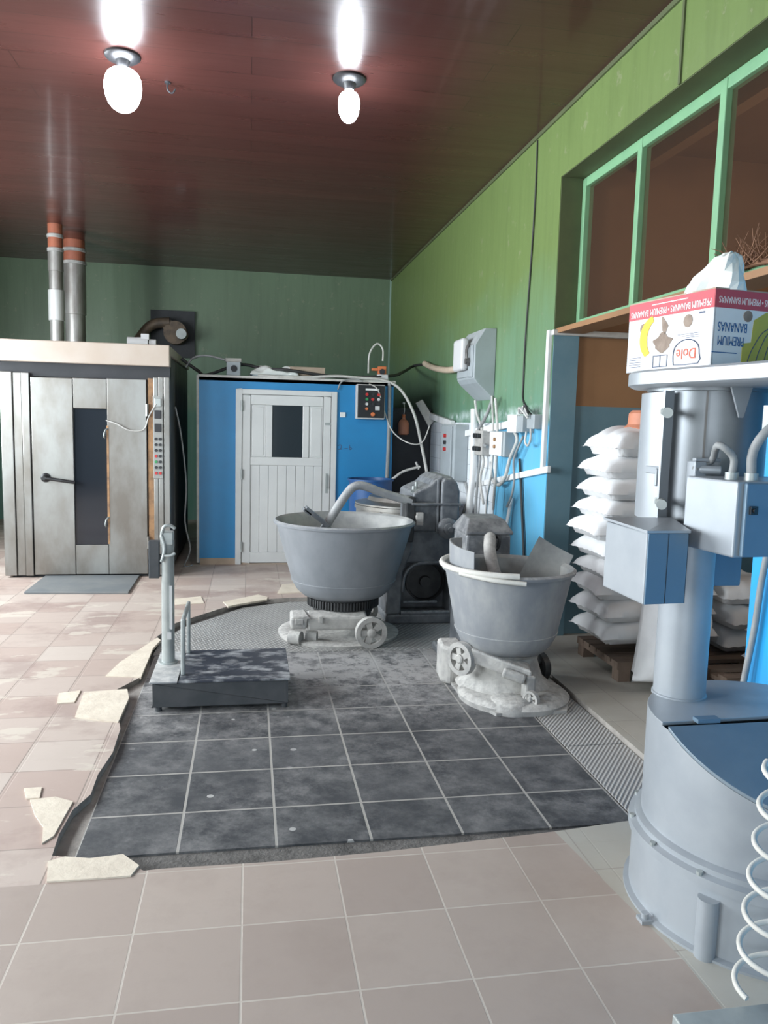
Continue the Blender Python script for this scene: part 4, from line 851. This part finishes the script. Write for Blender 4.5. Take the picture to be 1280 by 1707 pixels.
def pallet(x, y, w, d, lab):
    t = thing('pallet', lab, 'pallet', (x, y, 0), 'pallets under the sacks')
    for k in range(6): obj('slat', MB().box((x-w/2, y-d/2+k*(d-.09)/5, .105), (x+w/2, y-d/2+k*(d-.09)/5+.09, .128)), 'wood', t)
    for xx in (x-w/2+.0, x-.05, x+w/2-.10):
        obj('bearer', MB().box((xx, y-d/2, .08), (xx+.10, y+d/2, .105)), 'wood', t)
        for yy in (y-d/2, y+d/2-.09): obj('block', MB().box((xx+.01, yy, 0), (xx+.09, yy+.09, .08)), 'wood', t)
pallet(2.78, 4.78, .95, .62, 'dark wooden pallet under the tall stack of sacks')
pallet(3.38, 3.9, 1.1, .95, 'dark wooden pallet under the low pile behind the sifter')
pallet(3.42, 4.95, .3, .8, 'short dark pallet deep in the annex')
hat = MB().lathe((2.56, 4.76, 1.60), [(.14, 0), (.145, .01), (.125, .03), (.12, .10), (.10, .12), (.0001, .122)], n=28)
tag(obj('basket', hat, 'terracotta', smooth=40), 'small round orange basket on the topmost flour sack', 'basket')

# ------------------------------------------------------------------ flour sifter in the foreground
sf = thing('flour_sifter', 'silver-grey flour sifter with round hopper base, column and drum head', 'sifter', (1.72, 2.26, 0))
hx, hy, hr = 1.72, 2.26, .385
obj('base_ring', MB().lathe((hx, hy, 0), [(.43, 0), (.43, .008), (.412, .014), (.41, .215), (.425, .222), (.425, .25), (.405, .258), (.405, .275), (hr, .285)], n=72), 'silver', sf, smooth=30)
n = 72
def ztop(x, y):   # flat at the back, cut away to a slope towards the front right
    d = (x-hx)*.08-(y-hy)
    return .64-max(0, d)*.46
rings = [[V(hx+hr*math.cos(2*PI*k/n), hy+hr*math.sin(2*PI*k/n), .28) for k in range(n)]]
rings.append([V(p.x, p.y, ztop(p.x, p.y)) for p in rings[0]])
obj('hopper', MB().loft(rings, True, False), 'silver', sf, smooth=40)
dk = MB(); cut = [V(hx+hr*math.cos(2*PI*k/n), hy+hr*math.sin(2*PI*k/n), 0) for k in range(n)]
back = [p for p in cut if (p.x-hx)*.08-(p.y-hy) <= 0]; front = [p for p in cut if (p.x-hx)*.08-(p.y-hy) > 0]
def ordered(ps, c): return sorted(ps, key=lambda p: math.atan2(p.y-c.y, p.x-c.x))
cb_ = sum(back, V(0, 0, 0))/len(back); back = ordered(back, cb_); cf_ = sum(front, V(0, 0, 0))/len(front); front = ordered(front, cf_)
obj('top_deck', MB().prism([V(p.x, p.y, .638) for p in back], (0, 0, .012)), 'silver', sf, bevel=.002)
obj('hopper_lid', MB().prism([V(p.x, p.y, ztop(p.x, p.y)) for p in front], (0, 0, .012)), 'lid_blue', sf, bevel=.002)
obj('lid_hinge', MB().box((hx-.27, hy-.02, .648), (hx-.19, hy+.012, .662)), 'blue_steel', sf)
for k in range(14):
    a = 2*PI*k/14+.1; obj('bolt', MB().cyl((hx+.416*math.cos(a), hy+.416*math.sin(a), .25), (hx+.416*math.cos(a), hy+.416*math.sin(a), .262), .010, n=8), 'galv', sf)
for a in (188, 248, 300): 
    a = math.radians(a); obj('anchor_lug', MB().box((hx+.44*math.cos(a)-.02, hy+.44*math.sin(a)-.02, 0), (hx+.44*math.cos(a)+.02, hy+.44*math.sin(a)+.02, .012)).cyl((hx+.44*math.cos(a), hy+.44*math.sin(a), .012), (hx+.44*math.cos(a), hy+.44*math.sin(a), .03), .012), 'silver', sf)
a = math.radians(216)
obj('leg_tube', MB().cyl((hx+.415*math.cos(a), hy+.415*math.sin(a), .0), (hx+.415*math.cos(a), hy+.415*math.sin(a), .19), .032, n=24), 'silver', sf, smooth=40)
qx, qy = 1.545, 2.52
obj('column', MB().lathe((qx, qy, 0), [(.095, .645), (.095, .655), (.09, .657), (.09, 1.30)], n=40), 'silver', sf, smooth=35)
dm = MB(); dxr, dyr, dr_ = 1.585, 2.53, .195
dm.lathe((dxr, dyr, 0), [(dr_-.02, 1.275), (dr_+.006, 1.275), (dr_+.006, 1.29), (dr_, 1.292), (dr_, 1.73), (dr_+.01, 1.732), (dr_+.01, 1.745)], n=56)
obj('drum', dm, 'silver_dark', sf, smooth=35)
# drum door: a flat flanged panel on the left side, with latches
dd = MB(); pts = []
def arc(a, r, z): a = math.radians(a); return V(dxr+r*math.cos(a), dyr+r*math.sin(a), z)
A = [150+i*6 for i in range(10)]
inn = [arc(a, dr_+.002, 0) for a in A]; out = [arc(a, dr_+.028, 0) for a in A]
ring = lambda z: [p+V(0, 0, z) for p in inn]+[p+V(0, 0, z) for p in reversed(out)]
dd.loft([ring(1.29), ring(1.725)])
obj('drum_door', dd, 'silver', sf, smooth=30)
fl_ = MB(); a = math.radians(206); ex = V(math.cos(a), math.sin(a), 0); tx = V(-math.sin(a), math.cos(a), 0)
c = V(dxr, dyr, 0)+ex*(dr_+.012); fl_.prism([c+V(0, 0, 1.28)-tx*.004, c+ex*.05+V(0, 0, 1.28)-tx*.004, c+ex*.05+V(0, 0, 1.73)-tx*.004, c+V(0, 0, 1.73)-tx*.004], tx*.008)
obj('door_flange', fl_, 'silver', sf)
obj('drum_seam', MB().prism([arc(236, dr_-.004, 1.29), arc(236, dr_+.006, 1.29), arc(238, dr_+.006, 1.29), arc(238, dr_-.004, 1.29)], (0, 0, .44)), 'steel_dark', sf)
for z in (1.66, 1.36):
    p = arc(208, dr_+.05, z); q = arc(214, dr_+.10, z-.005)
    obj('latch', MB().cyl(p-V(.015, 0, 0), q, .011, n=14).cyl(q-(q-p)*.3, q+(q-p)*.1, .017, n=14).box(p-V(.02, .012, .012), p+V(.0, .012, .012)), 'galv', sf, smooth=40)
p = arc(196, dr_+.03, 1.47); obj('catch', MB().box(p-V(.012, .04, .02), p+V(.012, .05, .005)).box(p-V(.02, .04, .06), p+V(-.0, -.03, .0)), 'silver', sf, bevel=.003)
# belt housing: an oblong from the drum axis to the motor
ma = V(1.66, 2.10, 0); da = V(dxr, dyr, 0)
def oblong(r, z):
    d = (ma-da).normalized(); s = V(-d.y, d.x, 0); P = []
    for k in range(25): t = PI/2+PI*k/24; P.append(da+(d*math.cos(t)+s*math.sin(t))*r+V(0, 0, z))
    for k in range(25): t = -PI/2+PI*k/24; P.append(ma+d*.12+(d*math.cos(t)+s*math.sin(t))*r*.95+V(0, 0, z))
    return P
obj('belt_housing', MB().loft([oblong(.255, 1.742), oblong(.272, 1.752), oblong(.272, 1.792), oblong(.262, 1.800)]), 'silver', sf, smooth=35)
mo = MB(); mo.lathe((ma.x, ma.y, 0), [(.04, 1.742), (.105, 1.735), (.105, 1.715), (.088, 1.71), (.088, 1.57), (.10, 1.565), (.10, 1.50), (.085, 1.475), (.05, 1.465), (.0001, 1.465)], n=40)
for k in range(36):
    a = 2*PI*k/36; R = Matrix.Rotation(a, 3, 'Z'); p = ma+V(math.cos(a)*.093, math.sin(a)*.093, 1.64); mo.box(p-V(.01, .0025, .065), p+V(.01, .0025, .065), R)
mo.box((ma.x-.14, ma.y-.035, 1.60), (ma.x-.08, ma.y+.035, 1.68))
obj('motor', mo, 'galv', sf, smooth=35)
gp = arc(262, dr_+.02, 0)
obj('gusset', MB().prism([V(gp.x-.035, gp.y-.015, 1.742), V(gp.x+.04, gp.y-.015, 1.742), V(gp.x+.018, gp.y-.01, 1.645), V(gp.x+.004, gp.y-.01, 1.645)], (0, .008, 0)), 'silver', sf)
# control box
Rb = Matrix.Rotation(math.radians(5), 3, 'Z'); cc = V(1.578, 2.19, 1.343)
ob = MB(); ob.box(cc-V(.19, .12, .1125), cc+V(.19, .12, .1125), Rb); cbx = obj('electrical_box', ob, 'silver', sf, bevel=.006)
fd = MB(); c2 = cc+Rb @ V(.008, -.128, 0); fd.box(c2-V(.178, .008, .109), c2+V(.178, .008, .109), Rb); fdo = obj('box_door', fd, 'blue_steel', cbx, bevel=.004)
c3 = cc+Rb @ V(-.145, -.138, .03); obj('lock', MB().box(c3-V(.012, .006, .012), c3+V(.012, .006, .012), Rb).cyl(c3, c3+Rb @ V(0, -.012, 0), .007, n=10), 'black', cbx)
obj('bracket', MB().box((1.50, 2.28, 1.31), (1.66, 2.37, 1.35)), 'silver_dark', sf)
for i, (dx, dy) in enumerate(((-.14, -.03), (-.10, -.065))):
    g0 = cc+Rb @ V(dx, dy, .1125); obj('cable_gland', MB().cyl(g0, g0+V(0, 0, .022), .020, n=14), 'galv', sf, smooth=40)
g0 = cc+Rb @ V(-.14, -.03, .13); e0 = arc(232, dr_+.07, 1.475)
obj('supply_cable', MB().tube([g0, g0+V(0, 0, .05), g0+V(-.04, .02, .085), e0+V(.06, .0, .03), e0], .011, n=10), 'cable_grey', sf, smooth=60)
g1 = cc+Rb @ V(-.10, -.065, .13)
obj('supply_cable', MB().tube([g1, g1+V(0, 0, .07), g1+V(.03, -.02, .135), g1+V(.09, -.03, .165), ma+V(-.03, -.11, 1.64)], .014, n=10), 'cable_grey', sf, smooth=60)
p = arc(232, dr_+.04, 1.47); obj('limit_switch', MB().box(p-V(.02, .03, .055), p+V(.02, .02, .03)).cyl(p+V(0, -.02, .005), p+V(.06, -.05, .005), .014, n=12).box(p+V(-.02, -.03, .03), p+V(.07, -.01, .042)), 'silver', sf, bevel=.003)
# outlet chute box at the left, spout box at the back right
oc = MB(); oc.loft([[V(1.20, 2.19, z), V(1.34, 2.20, z), V(1.47, 2.46, z), V(1.20, 2.47, z)] for z in (1.06, 1.285)])
obj('outlet_box', oc, 'silver', sf, bevel=.005)
obj('outlet_cover', MB().prism([V(1.203, 2.183, 1.063), V(1.27, 2.189, 1.063), V(1.27, 2.189, 1.283), V(1.203, 2.183, 1.283)], (0, .006, 0)), 'blue_steel', sf)
obj('outlet_cover', MB().prism([V(1.274, 2.19, 1.063), V(1.34, 2.194, 1.063), V(1.34, 2.194, 1.283), V(1.274, 2.19, 1.283)], (0, .006, 0)).prism([V(1.343, 2.195, 1.063), V(1.475, 2.455, 1.063), V(1.475, 2.455, 1.283), V(1.343, 2.195, 1.283)], (-.003, .006, 0)), 'blue_steel', sf)
obj('outlet_lip', MB().prism([V(1.195, 2.18, 1.285), V(1.345, 2.19, 1.285), V(1.40, 2.40, 1.30), V(1.195, 2.48, 1.29)], (0, 0, .008)), 'silver', sf)
obj('spout', MB().box((1.655, 2.58, 1.03), (1.80, 2.72, 1.28)), 'blue_steel', sf, bevel=.006)

# banana carton, upside down on the housing
RB = Matrix.Rotation(math.radians(10), 4, 'Z'); nc = V(1.436, 2.295, 1.802)
TB = Matrix.Translation(nc) @ RB           # local: x along the front face, y along the left face, z up
LBX, LBY, LBZ = .38, .425, .245
bn = thing('banana_box', 'upside-down white and red banana carton on the sifter', 'carton', nc)
ORI[bn.name] = V(*nc)
def loc(mb): bmesh.ops.transform(mb.bm, matrix=TB, verts=mb.bm.verts); return mb
w = .006; b = MB()
b.box((0, 0, 0), (LBX, w, LBZ)); b.box((0, LBY-w, 0), (LBX, LBY, LBZ)); b.box((0, 0, 0), (w, LBY, LBZ)); b.box((LBX-w, 0, 0), (LBX, LBY, LBZ)); b.box((0, 0, 0), (LBX, LBY, .006)); b.box((0, 0, LBZ-.008), (LBX, LBY, LBZ-.004))
obj('carton_body', loc(b), 'box_white', bn)
b = MB(); b.box((-.001, -.001, LBZ-.060), (LBX+.001, .002, LBZ-.001)); b.box((-.001, 0, LBZ-.060), (.002, LBY, LBZ-.001))
obj('red_band', loc(b), 'box_red', bn)
b = MB(); b.box((-.0015, -.0015, LBZ-.003), (LBX, LBY, LBZ+.001)); obj('carton_rim', loc(b), 'cardboard', bn)
Lf = Matrix(((0, 0, -1, 0), (-1, 0, 0, 0), (0, 1, 0, 0), (0, 0, 0, 1)))    # text x -> -y, y -> z, facing -x (left face)
Ff = Matrix(((1, 0, 0, 0), (0, 0, -1, 0), (0, 1, 0, 0), (0, 0, 0, 1)))     # facing -y (front face)
flip = Matrix.Rotation(PI, 4, 'Z')
def place(base, p, size_x=1.): return Matrix.Translation(p) @ base @ flip @ Matrix.Diagonal((size_x, 1, 1, 1))
b = MB(); b.text('PREMIUM BANANAS \u2022 PREMIUM BANANAS', .032, place(Lf, V(-.0016, LBY*.5, LBZ-.040), .66))
b.box((-.0022, .12, LBZ-.018), (-.0012, .30, LBZ-.015))
obj('band_lettering', loc(b), 'ink_white', bn)
b = MB(); b.text('PREMIUM BANANAS \u2022 PREMIUM BANANAS', .030, place(Ff, V(LBX*.5, -.0016, LBZ-.034), .62))
obj('band_lettering', loc(b), 'ink_white', bn)
b = MB(); b.text('PREMIUM', .042, place(Ff, V(.072, -.0012, .085), .62)); b.text('BANANAS', .042, place(Ff, V(.076, -.0012, .128), .62))
b.box((.0, -.0012, .045), (.10, .0005, .048))
obj('front_lettering', loc(b), 'ink_blue', bn)
def disc(base, p, rx, ry, n=28, pts=None):
    mb = MB(); P = pts or [(rx*math.cos(2*PI*k/n), ry*math.sin(2*PI*k/n)) for k in range(n)]
    T = Matrix.Translation(p) @ base; a = [T @ V(x, y, 0) for x, y in P]; c = [T @ V(x, y, .0008) for x, y in P]; mb.loft([a, c]); return mb
def banana(s): 
    P = [(s*(.9*math.cos(t)), s*(.9*math.sin(t))) for t in [math.radians(d) for d in range(100, 236, 9)]]
    Q = [(s*(.18+.62*math.cos(t)), s*(-.03+.75*math.sin(t))) for t in [math.radians(d) for d in range(230, 104, -9)]]
    return P+Q
obj('printed_banana', loc(disc(Lf, V(-.0012, LBY-.145, .115), 0, 0, pts=[(x, y) for x, y in banana(.085)])), 'ink_yellow', bn)
fb = MB(); bunch = [(.0, .0), (.0, .075), (.035, .08), (.04, .15), (.09, .178), (.17, .183), (.25, .183), (.25, 0)]
fb.loft([[V(.12+x, -.0012, .004+y) for x, y in bunch], [V(.12+x, .0002, .004+y*.98) for x, y in bunch]])
for k in range(4): pass
obj('printed_bananas', loc(fb), 'ink_banana', bn)
b = MB()
for k in range(4): b.tube([(.14+.035*k, -.0014, .01), (.165+.03*k, -.0014, .07), (.22+.02*k, -.0014, .13), (.36, -.0014, .155+.008*k)], .0018, n=4)
obj('bunch_outline', loc(b), 'ink_dark', bn)
for y, z, r in ((.115, .155, .021), (LBY-.085, .152, .018)):
    obj('hand_hole', loc(MB().lathe((-.0018, y, z), [(r, 0), (r, .003)], n=24, ax=(1, 0, 0))), 'hole_shade', bn)
rag = [(.045*math.cos(t)*(1+.18*math.sin(5*t)), .03*math.sin(t)*(1+.22*math.cos(4*t))) for t in [2*PI*k/30 for k in range(30)]]
obj('torn_hole', loc(MB().loft([[V(-.0018, .235+x, .095+y) for x, y in rag], [V(.001, .235+x, .095+y) for x, y in rag]])), 'hole_shade', bn)
tear = ((-.015, 0), (.012, .03), (.022, .034), (.014, -.014), (0, -.03))
obj('torn_hole', loc(MB().loft([[V(-.0018, .225+x, .15+y) for x, y in tear], [V(.001, .225+x, .15+y) for x, y in tear]])), 'hole_shade', bn)
obj('hand_hole', loc(MB().lathe((.135, -.0018, .165), [(.018, 0), (.018, .003)], n=24, ax=(0, 1, 0))), 'hole_shade', bn)
b = MB(); b.text('Dole', .048, place(Lf, V(-.0012, .115, .05), 1.)); obj('logo_lettering', loc(b), 'ink_red', bn)
b = MB(); arcp = [(.058, -.030), (-.058, -.030), (-.062, .0), (-.055, .028), (-.03, .045), (0, .050), (.03, .045), (.055, .028), (.062, 0)]
b.tube([V(-.0012, .115+x, .045+y) for x, y in arcp+arcp[:1]], .002, n=4, smooth=2)
b.box((-.0018, .205, .012), (-.001, .208, .052)); b.box((-.0018, .205, .05), (-.001, .28, .053)); b.box((-.0018, .277, .012), (-.001, .28, .052)); b.box((-.0018, .205, .012), (-.001, .28, .015)); b.box((-.0018, .241, .012), (-.001, .244, .052))
for k in range(5): b.box((-.0018, .345, .018+.008*k), (-.001, .41, .020+.008*k))
for k in range(3): b.box((-.0018, .06, .100+.006*k), (-.001, .06+.06+.02*k, .1015+.006*k))
b.box((-.0018, .04, .172), (-.001, .065, .178))
obj('logo_outline', loc(b), 'ink_dark', bn)
# crumpled white bag in the carton
rnd = random.Random(3); pg = MB(); rings = []
bc_ = TB @ V(.085, .095, LBZ-.003)
prof = [(1, 0), (.93, .03), (.80, .062), (.62, .095), (.44, .118), (.24, .130), (.02, .132)]
for j, (r, z) in enumerate(prof):
    rg = []
    for k in range(22):
        a = 2*PI*k/22; q = 1+.16*math.sin(3*a+j*.7)+rnd.uniform(-.09, .09)
        rg.append(bc_+RB.to_3x3() @ V(.082*r*q*math.cos(a)+.004*j, .095*r*q*math.sin(a)-.006*j, z*.98+rnd.uniform(-.006, .006)*(j > 0)))
    rings.append(rg)
pg.loft(rings); tag(obj('paper_bag', pg, 'paper'), 'crumpled white paper sticking out of the banana carton', 'paper')
# dry twigs on the window ledge
tw = MB(); rnd = random.Random(9); tc = V(2.33, 3.45, 2.43)
for k in range(70):
    d = V(rnd.uniform(-.6, .3), rnd.uniform(-.8, .9), rnd.uniform(.1, 1)).normalized(); L_ = rnd.uniform(.07, .19); p = tc+V(rnd.uniform(-.04, .04), rnd.uniform(-.1, .1), -.05)
    q = p+d*L_*.5+V(rnd.uniform(-.02, .02), rnd.uniform(-.02, .02), 0); tw.tube([p, q, p+d*L_+V(0, rnd.uniform(-.03, .03), rnd.uniform(-.04, .02))], .004, n=4, smooth=2, r1=.0015)
tw.tube([tc+V(0, -.15, -.055), tc+V(0, 0, -.04), tc+V(0, .12, -.05)], .015)
tag(obj('dry_twigs', tw, 'twig'), 'bundle of dry brown twigs on the green window ledge', 'twigs', kind=None)

# cable on the blue pier
cable('pier_cable', [V(2.18, 2.95, 1.15), V(2.17, 2.97, .95), V(2.17, 2.99, .75), V(2.16, 3.02, .5), V(2.15, 3.04, .3), V(2.15, 3.04, .01)], .014, 'cable_grey', 'grey cable hanging down the bright blue pier')

# ------------------------------------------------------------------ coil and stand foot at the lower right
co = MB(); pts = []
for k in range(0, 200):
    t = k/199; a = 2*PI*6.2*t+2.2
    rr = .085+.03*t
    pts.append(V(1.462-.005*t+rr*math.cos(a), 1.79+rr*math.sin(a)*.8, .70-.638*t))
co.tube(pts, .008, n=8, smooth=0)
tag(obj('coiled_hose', co, 'rope', smooth=70), 'white coiled hose standing in spirals before the sifter base', 'hose')
fo = MB(); fo.box((1.13, 1.66, 0), (1.85, 1.765, .04)); fo.box((1.14, 1.64, .0), (1.85, 1.67, .055))
tag(obj('floor_rail', fo, 'galv', bevel=.004), 'pale grey metal rail on the floor at the lower right', 'rail')
